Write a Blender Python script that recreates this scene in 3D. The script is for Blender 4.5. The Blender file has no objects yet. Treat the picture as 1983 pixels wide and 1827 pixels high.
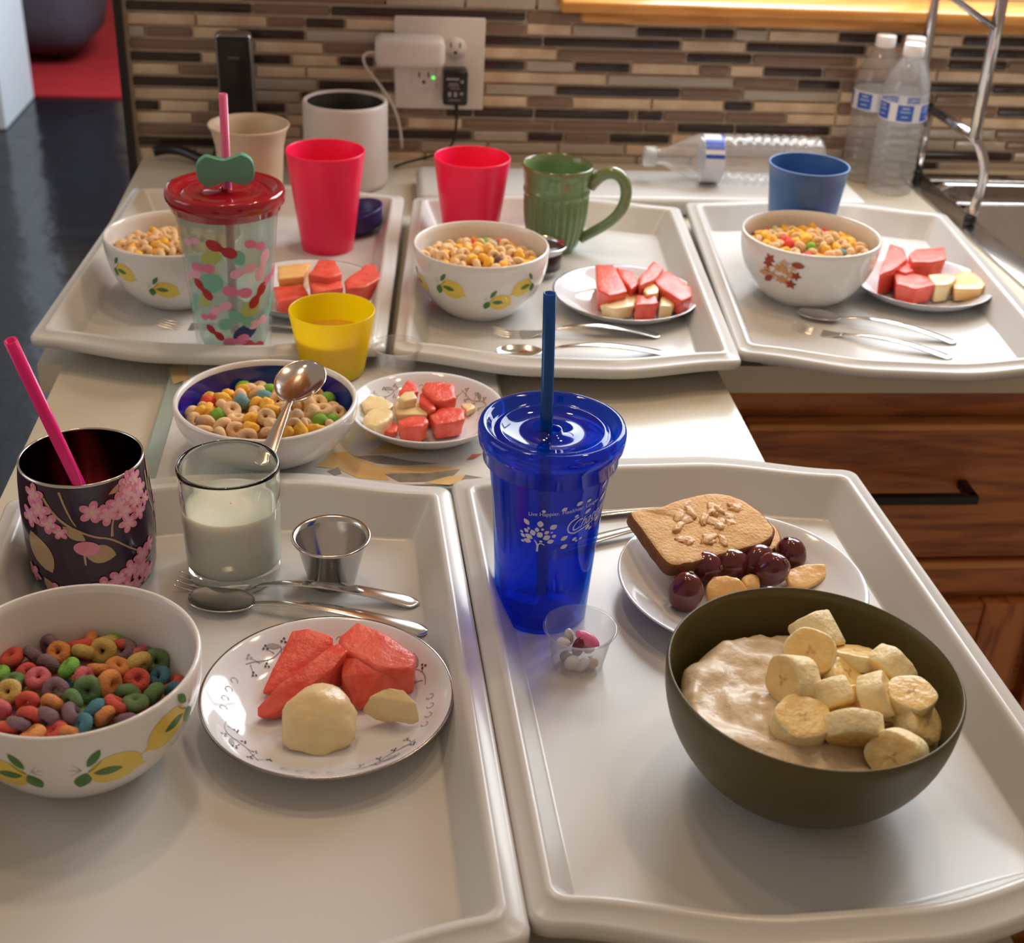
import bpy, math, random
from mathutils import Vector, Matrix, noise
from math import pi, sin, cos, radians, sqrt, atan2

# ------------------------------------------------------------------ camera
IMG_W, IMG_H = 1983, 1827
F_PX, PITCH, ROLL, YAW = 2570.7, 0.51825, 0.05166, 0.11533
CAM = Vector((-0.34267, -1.90755, 0.56883))
FWD = Vector((sin(YAW)*cos(PITCH), cos(YAW)*cos(PITCH), -sin(PITCH)))
_r0 = Vector((cos(YAW), -sin(YAW), 0)); _u0 = _r0.cross(FWD)
RIGHT = cos(ROLL)*_r0 + sin(ROLL)*_u0
UP = -sin(ROLL)*_r0 + cos(ROLL)*_u0
scene = bpy.context.scene
col = scene.collection
cd = bpy.data.cameras.new('camera'); cam = bpy.data.objects.new('camera', cd); col.objects.link(cam)
cam.matrix_world = Matrix(((RIGHT.x, UP.x, -FWD.x, CAM.x), (RIGHT.y, UP.y, -FWD.y, CAM.y), (RIGHT.z, UP.z, -FWD.z, CAM.z), (0, 0, 0, 1)))
cd.sensor_fit = 'HORIZONTAL'; cd.sensor_width = 36.0; cd.lens = F_PX/IMG_W*36.0
cd.clip_start = 0.02; cd.clip_end = 60
cd.dof.use_dof = True; cd.dof.focus_distance = 0.95; cd.dof.aperture_fstop = 10.0
scene.camera = cam

# ------------------------------------------------------------------ light and exposure
scene.cycles.transparent_max_bounces = 40; scene.cycles.max_bounces = 14; scene.cycles.transmission_bounces = 14
scene.view_settings.view_transform = 'Standard'; scene.view_settings.look = 'None'
scene.view_settings.exposure = 0.0; scene.view_settings.gamma = 1.0; scene.view_settings.use_curve_mapping = False
w = bpy.data.worlds.new('world'); scene.world = w; w.use_nodes = True
w.node_tree.nodes['Background'].inputs[0].default_value = (0.66, 0.50, 0.37, 1)
w.node_tree.nodes['Background'].inputs[1].default_value = 0.46
def area(name, loc, target, sx, sy, power, color, spread=180):
    l = bpy.data.lights.new(name, 'AREA'); l.shape = 'RECTANGLE'; l.size = sx; l.size_y = sy
    l.energy = power; l.color = color; l.spread = radians(spread)
    o = bpy.data.objects.new(name, l); col.objects.link(o); o.location = loc
    o.rotation_euler = (Vector(target)-Vector(loc)).to_track_quat('-Z', 'Y').to_euler()
    return o
area('window_daylight', (0.52, 0.14, 0.76), (-0.12, -1.15, 0.05), 1.04, 0.72, 27, (0.90, 0.95, 1.0))
area('left_window_daylight', (-2.6, -0.9, 0.9), (-0.5, -0.9, 0.0), 1.3, 1.1, 8, (0.80, 0.90, 1.0))
area('far_room_daylight', (-0.6, 3.2, 1.1), (-2.2, 3.6, -0.2), 1.2, 1.4, 70, (0.72, 0.86, 1.0))
for lx, ly, p in ((-0.55, -0.85, 3.0), (0.35, -0.95, 4.5), (0.25, -0.50, 7.5), (-0.40, -0.50, 6.5)):
    l = bpy.data.lights.new('ceiling_spot', 'POINT'); l.energy = p*1.6; l.color = (1.0, 0.72, 0.44); l.shadow_soft_size = 0.05
    o = bpy.data.objects.new('ceiling_spot', l); col.objects.link(o); o.location = (lx, ly, 1.45)

# ------------------------------------------------------------------ helpers
def at(px, py, z=0.0):
    """point of the photograph as a point on the level plane at height z"""
    d = FWD + RIGHT*((px-IMG_W/2)/F_PX) - UP*((py-IMG_H/2)/F_PX)
    return CAM + d*((z-CAM.z)/d.z)
def onwall(px, py, y=0.0):
    d = FWD + RIGHT*((px-IMG_W/2)/F_PX) - UP*((py-IMG_H/2)/F_PX)
    return CAM + d*((y-CAM.y)/d.y)

def mat(name, color, rough=0.5, metal=0.0, trans=0.0, ior=1.45, coat=0.0, sss=0.0, emis=0.0, spec=0.5,
        noise_amt=0.0, noise_scale=40.0, color2=None, bump=0.0, bump_scale=200.0):
    m = bpy.data.materials.new(name); m.use_nodes = True; nt = m.node_tree; b = nt.nodes['Principled BSDF']
    c = (*color, 1); b.inputs['Base Color'].default_value = c; b.inputs['Roughness'].default_value = rough
    b.inputs['Metallic'].default_value = metal; b.inputs['Transmission Weight'].default_value = trans
    b.inputs['IOR'].default_value = ior; b.inputs['Coat Weight'].default_value = coat; b.inputs['Coat Roughness'].default_value = 0.06
    b.inputs['Specular IOR Level'].default_value = spec
    if sss: b.inputs['Subsurface Weight'].default_value = sss; b.inputs['Subsurface Radius'].default_value = (0.01, 0.006, 0.004); b.inputs['Subsurface Scale'].default_value = 0.6
    if emis: b.inputs['Emission Color'].default_value = c; b.inputs['Emission Strength'].default_value = emis
    if color2 is not None:
        tc = nt.nodes.new('ShaderNodeTexCoord'); n = nt.nodes.new('ShaderNodeTexNoise'); n.inputs['Scale'].default_value = noise_scale; n.inputs['Detail'].default_value = 5
        r = nt.nodes.new('ShaderNodeValToRGB'); r.color_ramp.elements[0].position = 0.5-0.5*max(0.05, 1-noise_amt); r.color_ramp.elements[1].position = 0.5+0.5*max(0.05, 1-noise_amt)
        r.color_ramp.elements[0].color = c; r.color_ramp.elements[1].color = (*color2, 1)
        nt.links.new(tc.outputs['Object'], n.inputs['Vector']); nt.links.new(n.outputs['Fac'], r.inputs['Fac']); nt.links.new(r.outputs['Color'], b.inputs['Base Color'])
    if bump:
        tc = nt.nodes.new('ShaderNodeTexCoord'); n = nt.nodes.new('ShaderNodeTexNoise'); n.inputs['Scale'].default_value = bump_scale; n.inputs['Detail'].default_value = 6
        bn = nt.nodes.new('ShaderNodeBump'); bn.inputs['Strength'].default_value = bump; bn.inputs['Distance'].default_value = 0.002
        nt.links.new(tc.outputs['Object'], n.inputs['Vector']); nt.links.new(n.outputs['Fac'], bn.inputs['Height']); nt.links.new(bn.outputs['Normal'], b.inputs['Normal'])
    return m

def film(name, tint, body, density, rough=0.08, gloss=0.5):
    """thin clear plastic: tinted see-through, part milky, with a glossy skin"""
    m = bpy.data.materials.new(name); m.use_nodes = True; nt = m.node_tree; nt.nodes.clear()
    out = nt.nodes.new('ShaderNodeOutputMaterial'); t = nt.nodes.new('ShaderNodeBsdfTransparent'); t.inputs[0].default_value = (*tint, 1)
    d = nt.nodes.new('ShaderNodeBsdfDiffuse'); d.inputs[0].default_value = (*body, 1)
    tl = nt.nodes.new('ShaderNodeBsdfTranslucent'); tl.inputs[0].default_value = (*body, 1)
    a = nt.nodes.new('ShaderNodeMixShader'); a.inputs[0].default_value = 0.5; nt.links.new(d.outputs[0], a.inputs[1]); nt.links.new(tl.outputs[0], a.inputs[2])
    x = nt.nodes.new('ShaderNodeMixShader'); x.inputs[0].default_value = density; nt.links.new(t.outputs[0], x.inputs[1]); nt.links.new(a.outputs[0], x.inputs[2])
    g = nt.nodes.new('ShaderNodeBsdfGlossy'); g.inputs['Roughness'].default_value = rough
    lw = nt.nodes.new('ShaderNodeLayerWeight'); lw.inputs[0].default_value = 0.5
    pw = nt.nodes.new('ShaderNodeMath'); pw.operation = 'POWER'; pw.inputs[1].default_value = 4.0; nt.links.new(lw.outputs['Facing'], pw.inputs[0])
    mu = nt.nodes.new('ShaderNodeMath'); mu.operation = 'MULTIPLY_ADD'; mu.inputs[1].default_value = gloss; mu.inputs[2].default_value = 0.045; nt.links.new(pw.outputs[0], mu.inputs[0])
    y = nt.nodes.new('ShaderNodeMixShader'); nt.links.new(mu.outputs[0], y.inputs[0]); nt.links.new(x.outputs[0], y.inputs[1]); nt.links.new(g.outputs[0], y.inputs[2])
    nt.links.new(y.outputs[0], out.inputs['Surface'])
    return m

def wood(name, c1, c2, axis='X', rough=0.35, scale=9.0):
    m = bpy.data.materials.new(name); m.use_nodes = True; nt = m.node_tree; b = nt.nodes['Principled BSDF']
    tc = nt.nodes.new('ShaderNodeTexCoord'); mp = nt.nodes.new('ShaderNodeMapping')
    mp.inputs['Scale'].default_value = {'X': (1.0, 9.0, 9.0), 'Z': (9.0, 9.0, 1.0)}[axis]
    n = nt.nodes.new('ShaderNodeTexNoise'); n.inputs['Scale'].default_value = 1.3; n.inputs['Detail'].default_value = 3; n.inputs['Distortion'].default_value = 0.6
    wv = nt.nodes.new('ShaderNodeMath'); wv.operation = 'MULTIPLY'; wv.inputs[1].default_value = 46.0
    sn = nt.nodes.new('ShaderNodeMath'); sn.operation = 'SINE'
    n2 = nt.nodes.new('ShaderNodeTexNoise'); n2.inputs['Scale'].default_value = 14; n2.inputs['Detail'].default_value = 6
    ad = nt.nodes.new('ShaderNodeMath'); ad.operation = 'MULTIPLY_ADD'; ad.inputs[1].default_value = 0.20
    r = nt.nodes.new('ShaderNodeValToRGB'); r.color_ramp.elements[0].position = 0.08; r.color_ramp.elements[1].position = 0.62
    r.color_ramp.elements[0].color = (*c2, 1); r.color_ramp.elements[1].color = (*c1, 1)
    L = nt.links.new
    L(tc.outputs['Object'], mp.inputs['Vector']); L(mp.outputs['Vector'], n.inputs['Vector']); L(mp.outputs['Vector'], n2.inputs['Vector'])
    L(n.outputs['Fac'], wv.inputs[0]); L(wv.outputs[0], sn.inputs[0]); L(sn.outputs[0], ad.inputs[0]); L(n2.outputs['Fac'], ad.inputs[2])
    L(ad.outputs[0], r.inputs['Fac']); L(r.outputs['Color'], b.inputs['Base Color']); b.inputs['Roughness'].default_value = rough
    return m

class MB:
    """collects shapes and links them as one mesh object"""
    def __init__(s): s.v = []; s.f = []; s.mi = []; s.mats = []; s.sm = []
    def m(s, material):
        if material not in s.mats: s.mats.append(material)
        return s.mats.index(material)
    def add(s, vs, fs, material, smooth=True):
        o = len(s.v); k = s.m(material); s.v += [Vector(q) for q in vs]
        for f in fs: s.f.append([i+o for i in f]); s.mi.append(k); s.sm.append(smooth)
        return s
    def xform(s, M, start=0):
        for i in range(start, len(s.v)): s.v[i] = M @ s.v[i]
        return s
    def lathe(s, prof, material, seg=64, mod=None, cx=0, cy=0, smooth=True, mats=None):
        vs = []; fs = []; n = len(prof)
        for (r, z) in prof:
            for k in range(seg):
                a = 2*pi*k/seg; rr = r*(mod(a, z) if mod else 1); vs.append((cx+rr*cos(a), cy+rr*sin(a), z))
        for i in range(n-1):
            for k in range(seg):
                fs.append([i*seg+k, i*seg+(k+1) % seg, (i+1)*seg+(k+1) % seg, (i+1)*seg+k])
        if mats is None: return s.add(vs, fs, material, smooth)
        o = len(s.v); s.add(vs, fs, material, smooth)
        base = len(s.mi)-len(fs)
        for i in range(n-1):
            if mats.get(i) is not None:
                for k in range(seg): s.mi[base+i*seg+k] = s.m(mats[i])
        return s
    def box(s, c, d, material, M=None, bev=0.0):
        x, y, z = d[0]/2, d[1]/2, d[2]/2; b = min(bev, x*.9, y*.9, z*.9)
        if b <= 0:
            vs = [(sx*x, sy*y, sz*z) for sx in (-1, 1) for sy in (-1, 1) for sz in (-1, 1)]
            fs = [[0, 1, 3, 2], [4, 6, 7, 5], [0, 4, 5, 1], [2, 3, 7, 6], [0, 2, 6, 4], [1, 5, 7, 3]]
            vs = [Vector(q) for q in vs]
            if M: vs = [M @ q for q in vs]
            return s.add([q+Vector(c) for q in vs], fs, material, False)
        import bmesh
        bm = bmesh.new(); bmesh.ops.create_cube(bm, size=1.0); bmesh.ops.scale(bm, vec=d, verts=bm.verts)
        bmesh.ops.bevel(bm, geom=bm.edges[:], offset=b, segments=3, profile=0.5, affect='EDGES')
        return s.bm(bm, material, (M.to_4x4() if M else Matrix()), c)
    def bm(s, bm, material, M=Matrix(), c=(0, 0, 0), smooth=True):
        bm.verts.ensure_lookup_table(); bm.verts.index_update()
        s.add([M @ v.co + Vector(c) for v in bm.verts], [[v.index for v in f.verts] for f in bm.faces], material, smooth); bm.free(); return s
    def tube(s, pts, r, material, seg=12, cap=True, rfun=None):
        pts = [Vector(p) for p in pts]; n = len(pts); vs = []; fs = []; prev = None
        for i, p in enumerate(pts):
            t = (pts[min(i+1, n-1)]-pts[max(i-1, 0)]).normalized()
            if prev is None: a = t.orthogonal().normalized()
            else: a = (prev-t*prev.dot(t)).normalized()
            prev = a; b = t.cross(a); rr = r if rfun is None else r*rfun(i/(n-1))
            for k in range(seg): q = 2*pi*k/seg; vs.append(p+(a*cos(q)+b*sin(q))*rr)
        for i in range(n-1):
            for k in range(seg): fs.append([i*seg+k, i*seg+(k+1) % seg, (i+1)*seg+(k+1) % seg, (i+1)*seg+k])
        if cap: fs.append(list(range(seg))[::-1]); fs.append([(n-1)*seg+k for k in range(seg)])
        return s.add(vs, fs, material)
    def straw(s, a, b, r, material, hole=0.8, seg=20):
        a = Vector(a); b = Vector(b); t = (b-a).normalized(); u = t.orthogonal().normalized(); v = t.cross(u); vs = []; fs = []
        ring = [(a, r), (b, r), (b, r*hole), (a, r*hole)]
        for p, rr in ring:
            for k in range(seg): q = 2*pi*k/seg; vs.append(p+(u*cos(q)+v*sin(q))*rr)
        for i in range(4):
            j = (i+1) % 4
            for k in range(seg): fs.append([i*seg+k, i*seg+(k+1) % seg, j*seg+(k+1) % seg, j*seg+k])
        return s.add(vs, fs, material)
    def blob(s, c, rad, material, M=None, seg=20, rings=12, jit=0.0, fr=60.0, seed=0, flat=None):
        vs = []; fs = []; off = Vector((seed*3.1, seed*1.7, seed*2.3))
        for i in range(rings+1):
            th = pi*i/rings
            for k in range(seg):
                ph = 2*pi*k/seg; d = Vector((sin(th)*cos(ph), sin(th)*sin(ph), cos(th)))
                p = Vector((d.x*rad[0], d.y*rad[1], d.z*rad[2]))
                if flat is not None and p.z < flat*rad[2]: p.z = flat*rad[2]
                if jit: p *= 1+jit*noise.noise(d*1.6+off)+jit*.4*noise.noise(d*5+off)
                if M: p = M @ p
                vs.append(p+Vector(c))
        for i in range(rings):
            for k in range(seg): fs.append([i*seg+k, (i+1)*seg+k, (i+1)*seg+(k+1) % seg, i*seg+(k+1) % seg])
        return s.add(vs, fs, material)
    def hull(s, pts, material, bev=0.002, jit=0.0012, seed=0, sub=2):
        import bmesh
        bm = bmesh.new()
        for p in pts: bm.verts.new(p)
        r = bmesh.ops.convex_hull(bm, input=bm.verts[:])
        bmesh.ops.delete(bm, geom=[g for g in r['geom_interior'] if isinstance(g, bmesh.types.BMVert)], context='VERTS')
        bmesh.ops.dissolve_limit(bm, angle_limit=0.09, verts=bm.verts[:], edges=bm.edges[:])
        bmesh.ops.bevel(bm, geom=bm.edges[:], offset=bev, segments=2, profile=0.5, affect='EDGES', clamp_overlap=True)
        bmesh.ops.triangulate(bm, faces=bm.faces[:])
        for _ in range(sub): bmesh.ops.subdivide_edges(bm, edges=[e for e in bm.edges if e.calc_length() > 0.0035], cuts=1, use_grid_fill=True); bmesh.ops.triangulate(bm, faces=[f for f in bm.faces if len(f.verts) > 4])
        bm.normal_update(); o = Vector((seed*1.3, seed*.7, seed*2.9))
        for v in bm.verts: v.co += v.normal*jit*(noise.noise(v.co*90+o)+.5*noise.noise(v.co*260+o))
        bmesh.ops.recalc_face_normals(bm, faces=bm.faces[:])
        return s.bm(bm, material)
    def fill(s, pts, surf, material, off, rings=3):
        """star-shaped 2D outline laid on surf(u, v, off)"""
        cx = sum(p[0] for p in pts)/len(pts); cy = sum(p[1] for p in pts)/len(pts); n = len(pts); vs = [surf(cx, cy, off)]; fs = []
        for r in range(1, rings+1):
            q = r/rings
            for p in pts: vs.append(surf(cx+(p[0]-cx)*q, cy+(p[1]-cy)*q, off))
        for k in range(n): fs.append([0, 1+k, 1+(k+1) % n])
        for r in range(rings-1):
            for k in range(n): a = 1+r*n; b = 1+(r+1)*n; fs.append([a+k, b+k, b+(k+1) % n, a+(k+1) % n])
        return s.add(vs, fs, material)
    def stroke(s, pts, wid, surf, material, off, taper=True, step=.0025):
        for _ in range(2): pts = [pts[0]]+[(a[0]*(1-t)+c[0]*t, a[1]*(1-t)+c[1]*t) for a, c in zip(pts, pts[1:]) for t in (.25, .75)]+[pts[-1]]
        dp = []
        for a, c in zip(pts, pts[1:]):
            k = max(1, int(sqrt((c[0]-a[0])**2+(c[1]-a[1])**2)/step)) if step else 1
            dp += [(a[0]+(c[0]-a[0])*j/k, a[1]+(c[1]-a[1])*j/k) for j in range(k)]
        pts = dp+[pts[-1]]
        vs = []; fs = []; n = len(pts)
        for i, p in enumerate(pts):
            a = pts[max(i-1, 0)]; b = pts[min(i+1, n-1)]; dx, dy = b[0]-a[0], b[1]-a[1]; L = sqrt(dx*dx+dy*dy) or 1
            ww = wid/2*((1-.6*i/(n-1)) if taper else 1)
            vs += [surf(p[0]-dy/L*ww, p[1]+dx/L*ww, off), surf(p[0]+dy/L*ww, p[1]-dx/L*ww, off)]
        for i in range(n-1): fs.append([2*i, 2*i+1, 2*i+3, 2*i+2])
        return s.add(vs, fs, material)
    def build(s, name, parent=None, loc=None, mods=()):
        me = bpy.data.meshes.new(name); me.from_pydata([tuple(q) for q in s.v], [], s.f); 
        for k in s.mats: me.materials.append(k)
        me.polygons.foreach_set('material_index', s.mi); me.polygons.foreach_set('use_smooth', s.sm); me.update()
        o = bpy.data.objects.new(name, me); col.objects.link(o)
        if parent: o.parent = parent
        if loc is not None: o.location = loc
        for kind, kw in mods:
            md = o.modifiers.new(kind.lower(), kind)
            for a, b in kw.items(): setattr(md, a, b)
        return o

def tag(o, label=None, cat=None, group=None, kind=None):
    if label: o['label'] = label
    if cat: o['category'] = cat
    if group: o['group'] = group
    if kind: o['kind'] = kind
    return o
def empty(name, loc, label, cat, group=None, rz=0):
    o = bpy.data.objects.new(name, None); col.objects.link(o); o.location = loc; o.rotation_euler = (0, 0, rz); o.empty_display_size = 0.02
    return tag(o, label, cat, group)
def bez(p0, p1, p2, p3, n=12):
    o = []
    for i in range(n+1):
        t = i/n; o.append(tuple((1-t)**3*a+3*(1-t)**2*t*b+3*(1-t)*t*t*c+t**3*d for a, b, c, d in zip(p0, p1, p2, p3)))
    return o
def ell(cx, cy, rx, ry, rot=0, n=20, pw=1.0):
    return [(cx+cos(rot)*rx*cos(a)-sin(rot)*ry*sin(a), cy+sin(rot)*rx*cos(a)+cos(rot)*ry*sin(a)) for a in [2*pi*k/n for k in range(n)]]
def leaf(cx, cy, L, wd, rot, n=9):
    p = [(-L/2+L*i/n, wd/2*sin(pi*i/n)**.8) for i in range(n+1)]+[(L/2-L*i/n, -wd/2*sin(pi*i/n)**.8) for i in range(1, n)]
    return [(cx+cos(rot)*x-sin(rot)*y, cy+sin(rot)*x+cos(rot)*y) for x, y in p]
def rect(u0, v0, u1, v1, n=8):
    return [(u0+(u1-u0)*i/n, v0) for i in range(n)]+[(u1, v0+(v1-v0)*i/3) for i in range(3)]+[(u1+(u0-u1)*i/n, v1) for i in range(n)]+[(u0, v1+(v0-v1)*i/3) for i in range(3)]
def camdir(loc): return atan2(CAM.y-loc[1], CAM.x-loc[0])
def side_surf(prof, a0):
    """surface of a lathe: u runs along the rim (metres at the mean radius), v is the height; off lifts outward"""
    rm = sum(p[0] for p in prof)/len(prof)
    def S(u, v, off):
        for i in range(len(prof)-1):
            (r0, z0), (r1, z1) = prof[i], prof[i+1]
            if z0 <= v <= z1 or i == len(prof)-2:
                t = (v-z0)/((z1-z0) or 1e-9); r = r0+(r1-r0)*t; nx, nz = (z1-z0), -(r1-r0); L = sqrt(nx*nx+nz*nz) or 1
                break
            if v < z0: r, nx, nz, L = prof[0][0], 1, 0, 1; break
        rr = r+off*nx/L; a = a0+u/rm
        return (rr*cos(a), rr*sin(a), v+off*nz/L)
    return S
random.seed(7)

# ------------------------------------------------------------------ materials
M_counter = mat('cream_laminate', (0.60, 0.55, 0.45), 0.22, color2=(0.64, 0.60, 0.50), noise_amt=.3, noise_scale=6)
M_tray = mat('milky_tray_plastic', (0.585, 0.578, 0.562), 0.25, color2=(0.605, 0.598, 0.582), noise_amt=.2, noise_scale=3, spec=.45)
M_white = mat('white_ceramic', (0.76, 0.735, 0.71), 0.12, coat=.3, color2=(0.77, 0.745, 0.72), noise_amt=.2, noise_scale=8)
M_china = mat('white_china', (0.72, 0.74, 0.79), 0.10, coat=.3, color2=(0.73, 0.75, 0.80), noise_amt=.2, noise_scale=8)
M_silver = mat('silver_line', (0.35, 0.34, 0.34), 0.2, 1.0)
M_steel = mat('brushed_steel', (0.62, 0.60, 0.58), 0.17, 1.0, color2=(0.68, 0.66, 0.64), noise_amt=.3, noise_scale=30)
M_flat = mat('polished_flatware', (0.66, 0.64, 0.61), 0.13, 1.0, color2=(0.70, 0.68, 0.65), noise_amt=.2, noise_scale=20)
M_oak = wood('oak_front', (0.50, 0.185, 0.052), (0.20, 0.050, 0.012), 'X', 0.33)
M_oaklt = wood('oak_edge', (0.66, 0.30, 0.10), (0.40, 0.15, 0.035), 'X', 0.28)
M_oakv = wood('oak_door', (0.50, 0.185, 0.052), (0.22, 0.058, 0.014), 'Z', 0.33)
M_sill = wood('honey_oak_sill', (0.72, 0.34, 0.085), (0.50, 0.20, 0.04), 'X', 0.22)
M_black = mat('black_metal', (0.012, 0.012, 0.013), 0.3, 0.3, color2=(0.016, 0.016, 0.017), noise_amt=.3)
M_blackp = mat('black_plastic', (0.013, 0.011, 0.012), 0.28, color2=(0.018, 0.015, 0.016), noise_amt=.3)
M_whitep = mat('white_plastic', (0.74, 0.67, 0.61), 0.35, color2=(0.75, 0.68, 0.62), noise_amt=.3)
M_grout = mat('grout', (0.62, 0.50, 0.37), 0.8, color2=(0.70, 0.58, 0.45), noise_amt=.3, noise_scale=80)
M_leaf = mat('leaf_green', (0.045, 0.15, 0.03), 0.4, color2=(0.10, 0.25, 0.06), noise_amt=.4, noise_scale=120)
M_lemon = mat('lemon_yellow', (0.72, 0.47, 0.05), 0.3, color2=(0.82, 0.68, 0.16), noise_amt=.35, noise_scale=60)
M_vine = mat('grey_vine', (0.30, 0.31, 0.33), 0.4); M_vined = mat('dark_vine', (0.06, 0.06, 0.07), 0.4); M_vinep = mat('plum_vine', (0.22, 0.13, 0.14), 0.4)
M_melon = mat('watermelon_flesh', (0.72, 0.055, 0.038), 0.26, sss=.12, color2=(0.88, 0.19, 0.13), noise_amt=.45, noise_scale=70, bump=.5, bump_scale=260)
M_honey = mat('pale_melon_flesh', (0.80, 0.60, 0.29), 0.26, sss=.12, color2=(0.86, 0.72, 0.44), noise_amt=.4, noise_scale=60, bump=.3, bump_scale=200)
M_orange = mat('orange_melon_flesh', (0.80, 0.42, 0.12), 0.24, sss=.25, color2=(0.86, 0.60, 0.28), noise_amt=.4, noise_scale=60, bump=.3, bump_scale=200)

# ------------------------------------------------------------------ the setting
tag(MB().box((-0.5, 1.4, -0.96), (6.5, 5.2, 0.02), mat('tmp', (0, 0, 0))).build('floor'), kind='structure')
fl = bpy.data.objects['floor']
mf = bpy.data.materials.new('black_slate_tiles'); mf.use_nodes = True; nt = mf.node_tree; b = nt.nodes['Principled BSDF']
tc = nt.nodes.new('ShaderNodeTexCoord'); br = nt.nodes.new('ShaderNodeTexBrick'); br.inputs['Scale'].default_value = 3.3; br.offset = 0
br.inputs['Color1'].default_value = (0.007, 0.008, 0.010, 1); br.inputs['Color2'].default_value = (0.010, 0.011, 0.014, 1); br.inputs['Mortar'].default_value = (0.004, 0.004, 0.005, 1)
br.inputs['Mortar Size'].default_value = 0.012; br.inputs['Brick Width'].default_value = 1; br.inputs['Row Height'].default_value = 1
n = nt.nodes.new('ShaderNodeTexNoise'); n.inputs['Scale'].default_value = 5; n.inputs['Detail'].default_value = 4
bp = nt.nodes.new('ShaderNodeBump'); bp.inputs['Strength'].default_value = .5; bp.inputs['Distance'].default_value = .012
ad = nt.nodes.new('ShaderNodeMath'); ad.operation = 'SUBTRACT'
L = nt.links.new; L(tc.outputs['Object'], br.inputs['Vector']); L(tc.outputs['Object'], n.inputs['Vector']); L(br.outputs['Color'], b.inputs['Base Color'])
L(n.outputs['Fac'], ad.inputs[0]); L(br.outputs['Fac'], ad.inputs[1]); L(ad.outputs[0], bp.inputs['Height']); L(bp.outputs['Normal'], b.inputs['Normal'])
b.inputs['Roughness'].default_value = .16; b.inputs['Specular IOR Level'].default_value = .4
fl.data.materials[0] = mf
M_carpet = mat('red_carpet', (0.30, 0.006, 0.010), 0.9, color2=(0.38, 0.010, 0.014), noise_amt=.3, noise_scale=5, bump=.6, bump_scale=120)
tag(MB().box((-1.2, 5.99, -0.945), (4.2, 4.0, 0.012), M_carpet, bev=.003).build('carpet'), 'red carpet on the floor of the far room beyond the black tiles', 'carpet')
M_wallp = mat('white_wall_paint', (0.72, 0.76, 0.80), 0.7, color2=(0.75, 0.79, 0.83), noise_amt=.3)
tag(MB().box((-2.93, 3.72, 0.25), (2.26, 0.50, 2.39), M_wallp).build('wall_left'), kind='structure')
# armchair in the far room
ch = empty('armchair', (-1.94, 4.75, -0.939), 'dark grey rounded armchair standing on the red carpet in the far room', 'chair')
M_grey = mat('grey_upholstery', (0.055, 0.048, 0.062), 0.75, color2=(0.075, 0.065, 0.08), noise_amt=.3, noise_scale=30)
MB().box((0, 0, 0.30), (0.62, 0.62, 0.54), M_grey, bev=.17).build('seat', ch)
MB().box((0, 0.30, 0.82), (0.62, 0.16, 0.6), M_grey, bev=.07).build('backrest', ch)
for sx in (-1, 1):
    for sy in (-1, 1): MB().tube([(sx*.10, sy*.10, 0.0), (sx*.10, sy*.10, .06)], .022, M_blackp).build('leg', ch)

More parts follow.
